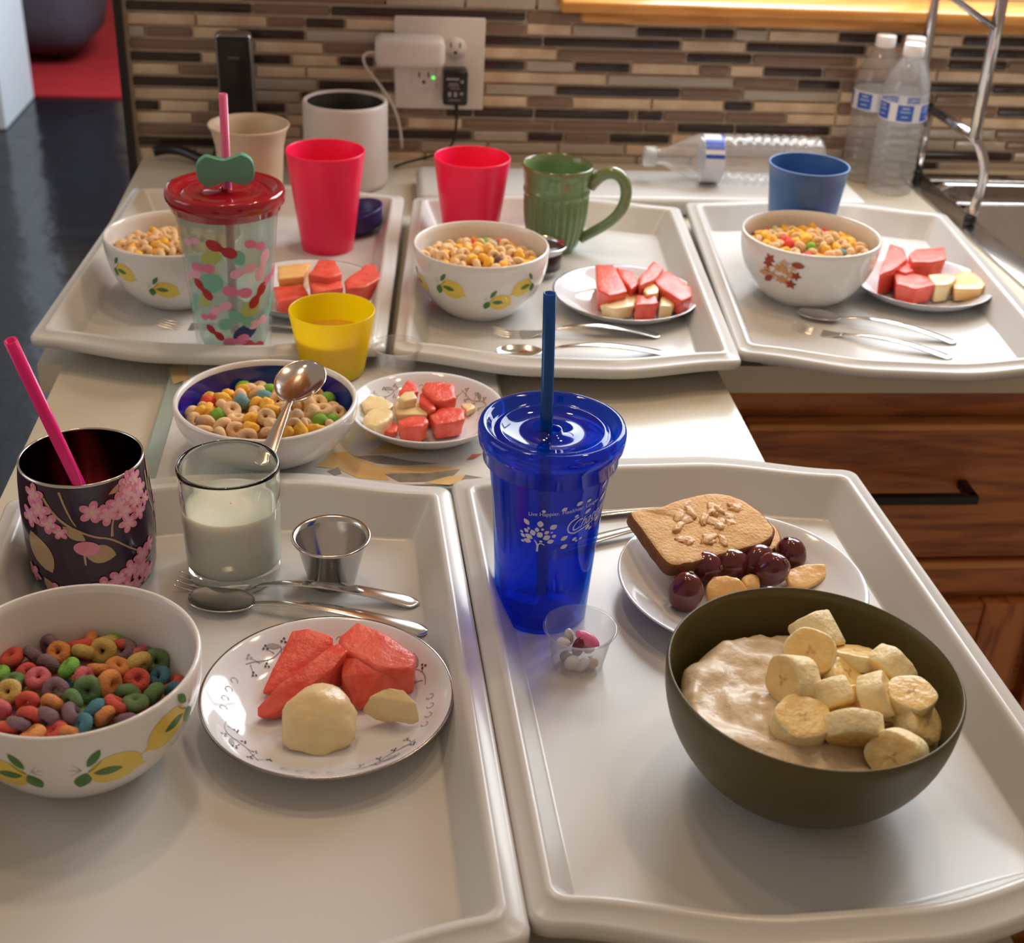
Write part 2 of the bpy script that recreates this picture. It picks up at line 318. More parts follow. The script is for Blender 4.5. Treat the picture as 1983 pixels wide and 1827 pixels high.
# backsplash wall with mosaic tiles
TILE = {'d': mat('dark_glass_tile', (0.028, 0.016, 0.012), 0.2, coat=.1, color2=(0.05, 0.03, 0.022), noise_amt=.2, noise_scale=14),
        'b': mat('brown_glass_tile', (0.20, 0.125, 0.085), 0.2, coat=.1, color2=(0.26, 0.165, 0.115), noise_amt=.2, noise_scale=14),
        'g': mat('grey_glass_tile', (0.42, 0.365, 0.29), 0.15, coat=.4, color2=(0.47, 0.41, 0.33), noise_amt=.2, noise_scale=14),
        't': mat('travertine_tile', (0.58, 0.40, 0.25), 0.45, color2=(0.80, 0.65, 0.47), noise_amt=.5, noise_scale=26, bump=.3, bump_scale=90)}
XL, XR = -0.684, 0.80
ROWS = {12: [('t', -.60), ('g', -.42), ('t', -.2), ('g', .12), ('t', .30), ('g', .44), ('d', .50), ('g', .8)],
        11: [('d', -.50), ('t', -.40), ('b', -.28), ('g', .02), ('t', .13), ('g', .35), ('d', .365), ('g', .475), ('d', .615), ('g', .8)],
        10: [('b', -.50), ('t', -.45), ('b', -.36), ('d', -.205), ('g', -.125), ('d', -.072), ('b', -.005), ('d', .086), ('t', .190), ('g', .278), ('t', .31), ('b', .38), ('g', .60), ('b', .8)],
        9: [('t', -.60), ('b', -.47), ('t', -.36), ('b', -.30), ('t', -.22), ('b', -.088), ('b', .046), ('b', .094), ('d', .181), ('d', .325), ('g', .58), ('b', .8)],
        8: [('d', -.645), ('t', -.575), ('b', -.545), ('d', -.47), ('g', -.41), ('d', -.345), ('b', -.31), ('b', -.245), ('d', -.205), ('d', -.117), ('d', .024), ('b', .033), ('d', .072), ('b', .165), ('b', .255), ('t', .33), ('t', .64), ('d', .8)],
        7: [('t', -.53), ('g', -.45), ('d', -.425), ('t', -.28), ('t', -.127), ('b', -.063), ('t', .16), ('d', .203), ('t', .33), ('b', .575), ('d', .8)],
        6: [('d', -.527), ('g', -.425), ('d', -.30), ('t', -.19), ('g', -.088), ('d', .094), ('b', .185), ('g', .33), ('t', .41), ('b', .475), ('b', .535), ('t', .8)],
        5: [('t', -.613), ('b', -.555), ('d', -.51), ('t', -.44), ('t', -.345), ('b', -.32), ('t', -.195), ('t', -.015), ('g', .170), ('b', .265), ('d', .33), ('b', .455), ('d', .56), ('d', .615), ('b', .8)],
        4: [('d', -.583), ('t', -.515), ('d', -.46), ('t', -.395), ('d', -.345), ('t', -.195), ('d', -.133), ('g', -.063), ('d', .018), ('t', .118), ('b', .162), ('t', .212), ('d', .300), ('b', .35), ('t', .64), ('g', .8)],
        3: [('b', -.51), ('t', -.415), ('b', -.325), ('t', -.195), ('t', -.088), ('b', .097), ('d', .193), ('b', .345), ('t', .42), ('b', .485), ('d', .575), ('b', .8)],
        2: [('g', -.655), ('b', -.593), ('t', -.53), ('d', -.44), ('g', -.30), ('d', -.195), ('d', -.11), ('d', .087), ('t', .182), ('d', .358), ('t', .485), ('d', .555), ('d', .60), ('b', .8)],
        1: [('t', -.49), ('b', -.44), ('d', -.385), ('t', -.30), ('t', -.19), ('b', -.135), ('t', -.07), ('g', .022), ('d', .118), ('d', .163), ('g', .212), ('t', .315), ('d', .41), ('t', .5), ('d', .8)],
        0: [('d', -.510), ('b', -.405), ('d', -.135), ('b', .0), ('t', .12), ('d', .25), ('g', .4), ('t', .55), ('b', .8)],
        -1: [('t', -.52), ('b', -.33), ('g', -.03), ('t', .2), ('g', .5), ('t', .8)]}
wb = MB().box((0.058, 0.06, -0.10), (1.484, 0.12, 1.7), M_grout)   # wall body up to the window sill
wb.v[:] = [Vector((q.x, q.y+0.0, min(q.z, 0.218))) for q in wb.v]
for r in range(-1, 13):
    zc = 0.205-0.0168*r; x = XL+.004
    for kind, xe in ROWS[r]:
        xe = min(xe, XR-.002)
        while xe-x > .19 and kind in 'tg':
            q = x+random.uniform(.09, .15); wb.box(((x+q)/2, -.0025, zc), (q-x-.0035, .006, .0142), TILE[kind], bev=.0012); x = q
        if xe-x > .006: wb.box(((x+xe)/2, -.0025-(.0006 if kind != 't' else 0), zc), (xe-x-.0040, .006, .0113 if kind in 'db' else .0140), TILE[kind], bev=.0012)
        x = xe
for r in range(-18, -1):        # the tiles go on up to the cabinet left of the window
    zc = 0.205-0.0168*r; x = XL+.004
    while x < -.092:
        kind = random.choice('dbbgttt'); q = min(-.088, x+random.uniform(.05, .20)); wb.box(((x+q)/2, -.0025, zc), (q-x-.004, .006, .0113 if kind in 'db' else .0140), TILE[kind], bev=.0012); x = q
wb.box((-.386, .0575, .37), (.596, .115, .31), M_grout)
tag(wb.build('wall_back'), kind='structure')
tag(MB().box((-0.689, 0.055, 0.4), (0.010, 0.135, 1.9), M_blackp).build('trim_1'), kind='structure')
tag(MB().box((-0.38, 0.06, 0.90), (0.61, 0.12, 0.73), M_wallp).build('wall_back_upper'), kind='structure')
# window with sill
wn = empty('window_1', (0.45, 0.06, 0.235), None, None); tag(wn, kind='structure')
sl = MB().box((-0.083+.45-.45, -0.035, 0.0), (1.05, 0.150, 0.016), M_sill, bev=.005)
sl.xform(Matrix.Translation((0.065, 0, -0.008))); sl.box((0.0, -0.045, -0.024), (1.02, .085, .016), M_sill, bev=.004)
M_frame = mat('white_window_frame', (0.75, 0.76, 0.78), 0.4, color2=(.77, .78, .8), noise_amt=.3)
s_ = sl.build('window_sill', wn)
fr = MB()
for x, wd in ((-.50, .05), (0.0, .04), (.52, .05)): fr.box((x, .02, .50), (wd, .05, 1.0), M_frame, bev=.004)
for z in (.02, .98): fr.box((0, .02, z), (1.06, .05, .045), M_frame, bev=.004)
fr.build('window_frame', wn)
# upper cabinet left of the window
uc = empty('upper_cabinet', (-0.40, -0.001, 0.52), 'honey oak upper cabinet on the wall left of the window', 'cabinet')
MB().box((0, -0.16, 0.36), (0.56, 0.32, 0.72), M_oaklt, bev=.003).build('body', uc)
for sx in (-1, 1):
    d = MB().box((sx*.138, -.330, .36), (.268, .018, .70), M_oakv, bev=.004).build('door', uc)
    MB().tube([(sx*.03, -.355, .10), (sx*.03, -.355, .20)], .004, M_black).build('handle', d)

# countertop: back run with sink cut-out and the peninsula
ct = MB()
XS0, XS1, YS0, YS1 = 0.435, 1.05, -0.60, -0.045
def slab(x0, x1, y0, y1, z0=-0.0305, z1=0.0, m=M_counter): ct.box(((x0+x1)/2, (y0+y1)/2, (z0+z1)/2), (x1-x0, y1-y0, z1-z0), m)
slab(-0.672, XS0, -0.703, -0.006); slab(XS0, 1.1, -0.703, YS0); slab(XS0, 1.1, YS1, -0.006); slab(-0.647, 0.0, -1.80, -0.703)
tag(ct.build('countertop'), 'cream laminate countertop with a peninsula carrying all the trays', 'countertop')
# sink
sk = empty('kitchen_sink', (XS0, YS1, 0), 'stainless steel double sink set in the counter right of the trays', 'sink')
def basin(x0, x1, y0, y1, d):
    b = MB(); r = .03; lo = []
    for (k, z, off) in ((0, .001, -.0), (1, -.006, .006), (2, -d+.02, .012), (3, -d, .03)):
        ring = []
        for cx_, cy_, a0 in ((x1-off-r, y1-off-r, 0), (x0+off+r, y1-off-r, pi/2), (x0+off+r, y0+off+r, pi), (x1-off-r, y0+off+r, 1.5*pi)):
            for i in range(6): a = a0+pi/2*i/5; ring.append((cx_+r*cos(a), cy_+r*sin(a), z))
        lo.append(ring)
    vs = [p for l_ in lo for p in l_]; n_ = 24; fs = [[i*n_+k, i*n_+(k+1) % n_, (i+1)*n_+(k+1) % n_, (i+1)*n_+k] for i in range(3) for k in range(n_)]; fs.append([3*n_+k for k in range(n_)])
    return b.add(vs, fs, M_steel)
rim = MB()
for (x0, x1, y0, y1) in ((.425, .462, -.61, -.04), (.462, 1.06, -.075, -.04), (.462, 1.06, -.61, -.585), (.462, 1.06, -.178, -.160), (1.02, 1.06, -.585, -.075)):
    rim.box(((x0+x1)/2, (y0+y1)/2, .002), (x1-x0, y1-y0, .005), M_steel, bev=.002)
rim.build('rim', sk).matrix_parent_inverse = Matrix.Translation((-XS0, -YS1, 0))
for q in ((.462, 1.02, -.160, -.075, .02), (.462, 1.02, -.585, -.178, .19)):
    basin(*q).build('basin', sk).matrix_parent_inverse = Matrix.Translation((-XS0, -YS1, 0))

# base cabinet under the right counter
cb = empty('base_cabinet', (0.55, -0.36, -0.95), 'oak base cabinet with a drawer under the back counter', 'cabinet')
inv = Matrix.Translation((-0.55, 0.36, 0.95))
def cpart(mb, name, par=cb):
    o = mb.build(name, par); o.matrix_parent_inverse = (inv if par is cb else Matrix()); return o
cpart(MB().box((0.55, -0.355, -0.59), (1.10, 0.61, 0.72), M_oak, bev=.002).box((0.55, -.650, -.131), (1.10, .02, .198), M_oak), 'body')
dr = MB().box((0.56, -0.670, -0.168), (1.02, 0.020, 0.172), M_oak, bev=.003); dr.box((.56, -.6715, -.0835), (1.02, .023, .010), M_oaklt, bev=.004); drw = cpart(dr, 'drawer')
h = MB(); h.box((0.235, -0.712, -0.155), (0.150, 0.010, 0.010), M_black, bev=.001)
for x in (0.165, 0.305): h.box((x, -0.695, -0.155), (.010, .036, .010), M_black, bev=.001)
cpart(h, 'handle', drw)
cpart(MB().box((0.55, -.6635, -.290), (1.08, .008, .045), M_oak, bev=.002).box((.55, -.668, -.270), (1.06, .014, .012), M_oaklt, bev=.004), 'rail')
for x0, x1 in ((.06, .43), (.45, .90)):
    d = MB(); xc = (x0+x1)/2; zc = -.61
    for xx in (x0+.03, x1-.03): d.box((xx, -.671, zc), (.06, .022, .58), M_oakv, bev=.004)
    for zz in (-.35, -.87): d.box((xc, -.671, zz), (x1-x0-.12, .022, .06), M_oak, bev=.004)
    d.box((xc, -.666, zc), (x1-x0-.1, .012, .50), M_oakv, bev=.002); cpart(d, 'door')
pc = MB().box((-0.325, -1.24, -0.50), (0.59, 1.08, 0.938), M_oakv, bev=.003)
tag(pc.build('peninsula_cabinet'), 'oak peninsula cabinet carrying the front counter', 'cabinet')
#PART2
# ------------------------------------------------------------------ trays
TZ = 0.003
def tray(cx, cy, rot, label, W=0.336, D=0.4635):
    t = MB(); A = 0.029; vs = []; fs = []; N = 0
    prof = [(0, .0235), (0, .0290), (.0006, .0302), (.0015, .0306), (.0085, .0312), (.0095, .0326), (.0110, .0334), (.0125, .0328), (.0136, .0308), (.0142, .0298), (.0270, .0055), (.0278, .0045), (.0295, .0034), (.031, TZ)]
    rings = []
    def ring(o, z, sc=1.0):
        w, d, r = W/2-o, D/2-o*1.18, .009; pts = []; A_ = A*(1-.42*o/.031)
        def bul(x): t_ = max(0, min(1, (1-abs(x)/w)/.78)); return A_*t_*t_*(3-2*t_)
        for i in range(25): x = -(w-r)+2*(w-r)*i/24; pts.append((x, d+bul(x)))
        for i in range(1, 5): a = pi/2-pi/2*i/5; pts.append((w-r+r*cos(a), d-r+r*sin(a)))
        for i in range(9): pts.append((w, (d-r)*(1-2*i/8)))
        for i in range(1, 5): a = -pi/2*i/5; pts.append((w-r+r*cos(a), -d+r+r*sin(a)))
        for i in range(25): x = (w-r)-2*(w-r)*i/24; pts.append((x, -d-bul(x)))
        for i in range(1, 5): a = -pi/2-pi/2*i/5; pts.append((-w+r+r*cos(a), -d+r+r*sin(a)))
        for i in range(9): pts.append((-w, -(d-r)*(1-2*i/8)))
        for i in range(1, 5): a = pi-pi/2*i/5; pts.append((-w+r+r*cos(a), d-r+r*sin(a)))
        return [(x*sc, y*sc, z) for x, y in pts]
    for o, z in prof: rings.append(ring(o, z))
    for sc in (.75, .5, .25): rings.append(ring(.031, TZ, sc))
    n = len(rings[0]); vs = [p for r in rings for p in r]
    for i in range(len(rings)-1):
        for k in range(n): fs.append([i*n+(k+1) % n, i*n+k, (i+1)*n+k, (i+1)*n+(k+1) % n])
    c0 = len(vs); vs.append((0, 0, TZ)); i = len(rings)-1
    for k in range(n): fs.append([i*n+(k+1) % n, i*n+k, c0])
    t.add(vs, fs, M_tray)
    o = t.build('serving_tray', mods=[('SOLIDIFY', dict(thickness=.002, offset=1))]); o.location = (cx, cy, 0); o.rotation_euler = (0, 0, rot)
    return tag(o, label, 'tray', 'milky white serving trays')
tray(-0.4914, -0.4898, -0.0596, 'milky white serving tray at back left, under the tallest pink cup')
tray(-0.1435, -0.5171, -0.0672, 'milky white serving tray in the middle of the back row, under the green mug')
tray(0.2010, -0.5229, -0.0893, 'milky white serving tray at back right beside the sink, under the blue cup')
tray(-0.4460, -1.2290, 0.0425, 'milky white serving tray in front left, under the bowl of coloured cereal loops', D=.452)
tray(-0.1062, -1.2050, 0.0400, 'milky white serving tray in front right, under the olive bowl', D=.452)

# ------------------------------------------------------------------ bowls
def bowl_prof(R, H, foot=.47, th=.0035, pw=.5):
    out = [(0.0005, .001), (R*foot*.9, .001), (R*foot, 0), (R*foot+.002, .003)]
    for i in range(1, 15):
        t = i/14; out.append((R*foot+.002+(R-R*foot-.002)*(1-(1-t)**2.3)**(.80), .003+(H-.003)*t))
    inn = []
    for r, z in out[::-1]:
        if r > R*foot+.003: inn.append((max(.001, r-th), z if z > H-.001 else max(z+.0005, th+.002)))
    rim = [(R-.0006, H+.0012), (R-th*.5, H+.0018), (R-th+.0006, H+.0012)]
    inn = inn[1:]+[(R*foot*.8, th+.003), (.0005, th+.003)]
    return out, out+rim+inn
def bowl(name, x, y, z, R, H, label, inner=None, mt=None, foot=.47, deco=None, rot=0, th=.0035, pat=None):
    out, full = bowl_prof(R, H, foot, th); b = MB(); mt = mt or M_white
    mats = {}
    if inner:
        for i in range(len(out)+3, len(full)-1): mats[i] = inner
    b.lathe(full, mt, 96, mats=mats if inner else None)
    if deco:
        q = out[3:]; q = [(q[0][0]*.7, q[0][1]-.001)]+q; a_ = [0.0]
        for i in range(1, len(q)): a_.append(a_[-1]+sqrt((q[i][0]-q[i-1][0])**2+(q[i][1]-q[i-1][1])**2))
        T_ = a_[-1]; a0 = camdir((x, y))+rot
        def S(u, v, off):   # v is measured along the wall, the rim being at H
            s_ = max(0, min(T_-.0005, T_-(H-v))); i = max(k for k in range(len(a_)-1) if a_[k] <= s_); t = (s_-a_[i])/(a_[i+1]-a_[i])
            dr, dz = q[i+1][0]-q[i][0], q[i+1][1]-q[i][1]; l = sqrt(dr*dr+dz*dz); r = q[i][0]+dr*t+off*dz/l; a = a0+u/(R*.93); return (r*cos(a), r*sin(a), q[i][1]+dz*t-off*dr/l)
        deco(b, S)
    o = b.build(name, loc=(x, y, z)); return tag(o, label, 'bowl', pat)
def lemon_deco(spots):
    def f(b, S):
        for (u, v, k, mir) in spots:
            q = lambda pts: [(u+mir*px*k, v+py*k) for px, py in pts]
            b.fill(q(ell(.010, -.004, .0135, .0118, -.25*1)+[]), S, M_lemon, .00025, 4)
            b.fill(q([(.020, -.004), (.0265, -.0105), (.0195, -.0115)]), S, M_lemon, .00022, 2)
            b.fill(q(leaf(.006, -.003, .014, .006, -.15)), S, M_leaf, .0005)
            b.fill(q(leaf(-.006, -.007, .013, .008, 1.25)), S, M_leaf, .0005)
            b.fill(q(leaf(.000, .009, .012, .0045, 1.0)), S, M_leaf, .0005)
            b.stroke(q([(-.003, .0), (.0, .002), (.003, .006)]), .0008*k, S, M_leaf, .0004)
            for a in (-.6, .2, 1.0): b.stroke(q([(-.006, .002), (-.006-.006*cos(a), .002+.006*sin(a))]), .0004*k, S, M_vine, .0003)
    return f
LB = (-0.5215, -1.2691)
bowl('cereal_bowl', LB[0], LB[1], TZ, 0.0739, 0.0760, 'white bowl with painted lemons in front left, holding coloured cereal loops', deco=lemon_deco([(.003, .049, 1.15, 1), (.058, .060, 1.10, -1), (-.036, .050, 1.1, -1), (-.09, .045, 1, 1)]))
bowl('cereal_bowl', -0.2328, -0.5689, TZ, 0.0724, 0.0755, 'white bowl with painted lemons on the middle back tray, in front of a pink cup', deco=lemon_deco([(.014, .038, .95, 1), (-.038, .052, .95, 1), (.055, .053, .9, -1), (-.085, .045, .9, 1)]))
bowl('cereal_bowl', -0.5561, -0.5446, TZ, 0.0722, 0.0750, 'white bowl with painted lemons at back left, half behind the red-lidded tumbler', deco=lemon_deco([(-.022, .040, .95, 1), (.022, .054, 1.0, 1), (-.065, .055, .9, 1), (.075, .045, .9, 1)]))
M_mapler = mat('maple_red', (.33, .045, .02), .4); M_mapleo = mat('maple_orange', (.62, .30, .12), .4); M_mapley = mat('maple_tan', (.60, .40, .24), .4)
def maple(b, S):
    rnd = random.Random(3); cols = (M_mapleo, M_mapley, M_mapler, M_mapleo)
    for i in range(15):
        u = -.052+.045*rnd.random(); v = .066-.024*rnd.random()-(abs(u+.032))*.2
        n = 10; k = .0045+.003*rnd.random(); r0 = rnd.random()*6
        b.fill([(u+k*(1 if j % 2 else .5)*cos(r0+2*pi*j/n), v+k*(1 if j % 2 else .5)*sin(r0+2*pi*j/n)) for j in range(n)], S, cols[i % 4], .0002+.00005*i, 2)
    for u, v, a, m_ in ((-.008, .064, -.1, M_mapler), (-.040, .040, .7, M_mapler), (-.045, .046, .2, M_mapleo), (-.022, .056, -.9, M_mapleo)): b.fill(leaf(u, v, .014, .007, a), S, m_, .0011)
bowl('cereal_bowl', 0.1412, -0.5219, TZ, 0.0777, 0.0755, 'white bowl with a painted cluster of autumn leaves on the back right tray', deco=maple, foot=.5, pat=None)
M_navy = mat('navy_glaze', (0.008, 0.012, 0.22), 0.10, coat=.4, color2=(0.010, 0.016, 0.25), noise_amt=.3)
BZ = 0.0115
bowl('cereal_bowl', -0.4361, -0.9004, BZ, 0.0764, 0.0505, 'white bowl with a navy blue inside, holding cereal and a spoon, on the glass board', inner=M_navy, foot=.42, th=.0045)
M_olive = mat('olive_matte', (0.082, 0.066, 0.022), 0.38, color2=(0.090, 0.073, 0.025), noise_amt=.3, noise_scale=5)
OB = (-0.0885, -1.3085)
bowl('porridge_bowl', OB[0], OB[1], TZ, 0.0868, 0.0842, 'olive green bowl of porridge topped with banana slices', mt=M_olive, foot=.40, th=.0028)

# ------------------------------------------------------------------ plates
def plate(x, y, z, R, H, label, silver=True, deco=None, seed=0, m=M_china, th=.003, rot=0):
    b = MB(); rr = R
    out = [(0.0005, .0015), (R*.52, .0015), (R*.56, 0), (R*.60, .002), (R*.72, H*.25), (R*.88, H*.62), (R-.001, H-.001)]
    rim = [(R, H-.0002), (R-.0006, H+.0008), (R-.0018, H+.0006)]
    inn = [(R-.004, H-.0002), (R*.88, H*.62+th), (R*.72, H*.25+th), (R*.60, .0018+th), (R*.3, .001+th), (.0005, .001+th)]
    n0 = len(out); mats = {n0: M_silver, n0+1: M_silver, n0-1: M_silver} if silver else None
    b.lathe(out+rim+inn, m, 96, mats=mats)
    if deco:
        ip = [(p[0], p[1]) for p in inn]
        def S(u, v, off):   # u angle along, v radius fraction
            r = v*R
            for i in range(len(ip)-1):
                if ip[i][0] >= r >= ip[i+1][0]:
                    t = (ip[i][0]-r)/(ip[i][0]-ip[i+1][0]); z_ = ip[i][1]+(ip[i+1][1]-ip[i][1])*t; break
            else: z_ = ip[0][1]
            return (r*cos(u+rot), r*sin(u+rot), z_+off)
        rnd = random.Random(seed)
        k = 1/R
        for s in range(4):
            a0 = s*pi/2+.25
            m1, m2 = (M_vined, M_vine) if deco == 1 else (M_vinep, M_vine)
            b.stroke([(a0+i*.1, .80+.035*sin(i*1.1)) for i in range(8)], .009, S, M_vine, .0003, False, .03)
            for i in range(7):
                aa = a0+.07+i*.1; sg = 1 if i % 2 else -1
                b.stroke([(aa, .80+.03*sin(i*1.1)), (aa+.05, .80+sg*.055)], .007, S, m1, .0004)
                for j in range(3): b.fill(ell(aa+.05+.022*cos(j*2.1), .80+sg*.06+.016*sin(j*2.1), .013, .010, 0, 8), S, m1 if (s+i) % 3 else M_vine, .0005, 1)
            b.fill(leaf(a0+.34, .85, .16, .045, .3), S, M_vine, .0003)
            for i in range(4): b.stroke([(a0+.95+i*.14+.035*cos(q), .81+.028*sin(q)) for q in [t_*.8 for t_ in range(7)]], .007, S, M_vine, .0004, False)
    o = b.build('dessert_plate', loc=(x, y, z)); return tag(o, label, 'plate')
PF = (-0.3757, -1.2389)
plate(PF[0], PF[1], TZ, .0805, .0215, 'white silver-rimmed plate with a grey vine pattern, in front with watermelon and pale melon', deco=1, seed=1)
plate(-0.0709, -0.5592, TZ, .0808, .019, 'plain white silver-rimmed plate of fruit on the middle back tray')
plate(0.2805, -0.5189, TZ, .0816, .020, 'white plate of fruit on the back right tray beside the leaf-painted bowl')
plate(-0.4168, -0.5544, TZ, .0801, .021, 'white plate of fruit at back left behind the yellow cup')
plate(-0.3001, -0.8581, BZ, .0695, .022, 'white plate with small plum and grey sprigs round its rim, on the glass board', silver=False, deco=2, seed=4)
PT = (-0.0765, -1.1172)
plate(PT[0], PT[1], TZ, .0919, .021, 'plain white plate with toast and grapes behind the olive bowl', silver=False, th=.0028)

# ------------------------------------------------------------------ glass board with printed picture
bd = empty('glass_board', (-0.383, -0.8275, 0), 'glass cutting board printed with orange and grey flowers, under the navy-lined bowl', 'board')
M_bglass = mat('green_edge_glass', (0.74, 0.84, 0.80), 0.05, trans=.6, ior=1.5, color2=(0.66, 0.85, 0.79), noise_amt=.3)
M_print = mat('board_print_white', (0.68, 0.67, 0.65), 0.12, coat=.5, color2=(0.74, 0.72, 0.69), noise_amt=.4, noise_scale=14)
M_porange = mat('print_orange', (0.74, 0.47, 0.19), 0.15, coat=.5, color2=(0.80, 0.58, 0.30), noise_amt=.4, noise_scale=60)
M_pgrey = mat('print_grey', (0.20, 0.18, 0.16), 0.15, coat=.5, color2=(0.38, 0.36, 0.33), noise_amt=.3, noise_scale=90)
M_pred = mat('print_red', (0.62, 0.13, 0.06), 0.15, coat=.5)
MB().box((0, 0, .0065), (.314, .265, .0055), M_bglass, bev=.0015).build('glass_sheet', bd)
pr = MB().box((0.006, 0, .0098), (.296, .255, .0008), M_print)
def BS(u, v, off): p = at(560+u/4.507, 640+v/4.507, .0104); return (p.x+.383, p.y+.8275, .0104+off)
for m_, o_, pts in ((M_porange, .00005, [(230, 1190), (360, 1070), (520, 1060), (640, 1130), (820, 1210), (870, 1310), (600, 1290), (440, 1215)]),
                    (M_pgrey, .0001, [(330, 1230), (430, 1195), (460, 1250), (400, 1268)]),
                    (M_porange, .0001, [(660, 1215), (900, 1190), (1300, 1185), (1490, 1212), (1300, 1250), (830, 1245)]),
                    (M_pgrey, .00015, [(830, 1255), (1200, 1248), (1490, 1214), (1440, 1262), (1220, 1320), (960, 1322)]),
                    (M_pgrey, .0001, [(560, 1100), (800, 1090), (1050, 1140), (1300, 1165), (1000, 1180), (760, 1160)]),
                    (M_porange, .0001, [(1180, 1335), (1300, 1280), (1540, 1262), (1560, 1290), (1400, 1350)]),
                    (M_pgrey, .00015, [(1540, 1262), (1710, 1290), (1500, 1310)]),
                    (M_pred, .0001, [(1540, 1135), (1600, 1082), (1690, 1075), (1610, 1125)]),
                    (M_porange, .0001, [(-1050, 330), (-900, 300), (-860, 420), (-1010, 470)]), (M_porange, .00005, [(900, 930), (1300, 980), (1200, 1060), (700, 1080)])):
    pr.fill(pts, BS, m_, o_, 3)
pr.build('printed_picture', bd)
for sx in (-1, 1):
    for sy in (-1, 1): MB().lathe([(.0005, 0), (.008, 0), (.007, .004), (.0005, .004)], M_blackp, 16).build('foot', bd, loc=(sx*.14, sy*.115, 0))

# ------------------------------------------------------------------ cups
def cup(name, x, y, z, Rt, Rb, H, m, label, th=.0015, lip=.0, cat='cup', seg=72, zlip=None):
    b = MB()
    prof = [(.0005, .002), (Rb*.88, .002), (Rb*.95, 0), (Rb, .002)]+[(Rb+(Rt-Rb)*t/8, .002+(H-.004)*t/8) for t in range(1, 9)]
    prof += [(Rt+lip, H-.001), (Rt+lip*.9-.0003, H), (Rt-th+.0003, H), (Rt-th, H-.0012)]+[(Rb-th+(Rt-Rb)*t/8, .004+(H-.006)*t/8) for t in range(7, -1, -1)]+[(.0005, .0045)]
    b.lathe(prof, m, seg); o = b.build(name, loc=(x, y, z)); return tag(o, label, cat)
M_pink = mat('hot_pink_plastic', (0.88, 0.012, 0.085), 0.33, sss=.3, color2=(0.90, 0.016, 0.095), noise_amt=.3)
M_yel = film('yellow_plastic', (1.0, 0.82, 0.03), (0.97, 0.82, 0.004), 0.76, .25, .25)
M_bluec = mat('matte_blue_plastic', (0.045, 0.13, 0.34), 0.34, color2=(0.05, 0.14, 0.36), noise_amt=.3)
cup('plastic_cup', -0.4018, -0.3833, TZ, .0457, .0305, .1204, M_pink, 'tall pink plastic cup at back left, beside the red-lidded tumbler')
cup('plastic_cup', -0.2307, -0.3713, TZ, .0452, .031, .1120, M_pink, 'pink plastic cup behind the middle lemon bowl, left of the green mug')
cup('plastic_cup', 0.167, -0.402, TZ, .0470, .034, .1195, M_bluec, 'blue plastic cup behind the leaf-painted bowl', lip=.001)
yc = cup('juice_cup', -0.3856, -0.7390, BZ, .0405, .0300, .0640, M_yel, 'bright yellow plastic cup of orange juice behind the vine plate')
M_juice = mat('orange_juice', (0.80, 0.42, 0.06), 0.15, color2=(0.82, 0.46, 0.09), noise_amt=.4, noise_scale=60)
tag(MB().lathe([(.0005, .006), (.0288, .006), (.0348, .0375), (.0347, .038), (.0005, .038)], M_juice, 48).build('orange_juice', loc=(-0.3856, -0.7390, BZ)), 'orange juice in the yellow cup', 'juice')
# cream cup with dark red brush strokes
M_cream = mat('cream_plastic', (0.62, 0.47, 0.31), 0.4, color2=(0.64, 0.49, 0.33), noise_amt=.3)
M_brush = mat('dark_red_brush', (0.20, 0.015, 0.012), .4)
b = MB(); pr_ = [(.036, .0), (.0375, .02), (.0400, .06), (.0420, .09), (.046, .108), (.050, .115)]
b.lathe([(.0005, .002), (.034, .002)]+pr_+[(.0495, .1165), (.0478, .1158), (.0445, .107), (.0405, .09), (.0385, .06), (.036, .02), (.034, .005), (.0005, .005)], M_cream, 72)
S = side_surf(pr_, camdir((-.5, -.254))); rnd = random.Random(5)
for i in range(70):
    u = -.13+.26*i/70; h_ = .030+.022*rnd.random(); b.fill([(u-.0032, .001), (u+.0032, .001), (u+.0022, h_*.7), (u+.0004, h_), (u-.0018, h_*.6)], S, M_brush, .0002+.00004*(i % 3), 3)
tag(b.build('drinking_cup', loc=(-.4997, -.2542, .0045-.0045)), 'cream flared cup with dark red brush strokes round its base, behind the red-lidded tumbler', 'cup')
# canister
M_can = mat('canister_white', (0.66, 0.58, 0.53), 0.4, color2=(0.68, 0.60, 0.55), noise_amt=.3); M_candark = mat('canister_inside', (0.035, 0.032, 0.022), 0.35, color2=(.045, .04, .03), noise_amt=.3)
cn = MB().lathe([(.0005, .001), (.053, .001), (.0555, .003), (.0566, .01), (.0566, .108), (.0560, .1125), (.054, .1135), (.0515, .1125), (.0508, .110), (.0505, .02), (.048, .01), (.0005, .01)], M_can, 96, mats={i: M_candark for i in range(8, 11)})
tag(cn.build('canister', loc=(-.3843, -.1166, 0)), 'white open canister with a dark inside standing by the backsplash', 'canister')
# navy dish
tag(MB().lathe([(.0005, .001), (.031, .001), (.033, 0), (.0345, .004), (.0370, .018), (.0385, .0205), (.0383, .022), (.0365, .0215), (.0335, .008), (.031, .0045), (.0005, .0045)], mat('navy_plastic', (0.028, 0.018, 0.13), .3, color2=(.035, .022, .15), noise_amt=.3), 64).build('small_dish', loc=(-.3690, -.3240, .0105)), 'small round navy lid lying open side up behind the tall pink cup', 'lid')
bpy.data.objects['small_dish'].rotation_euler = (0, -.22, 0)
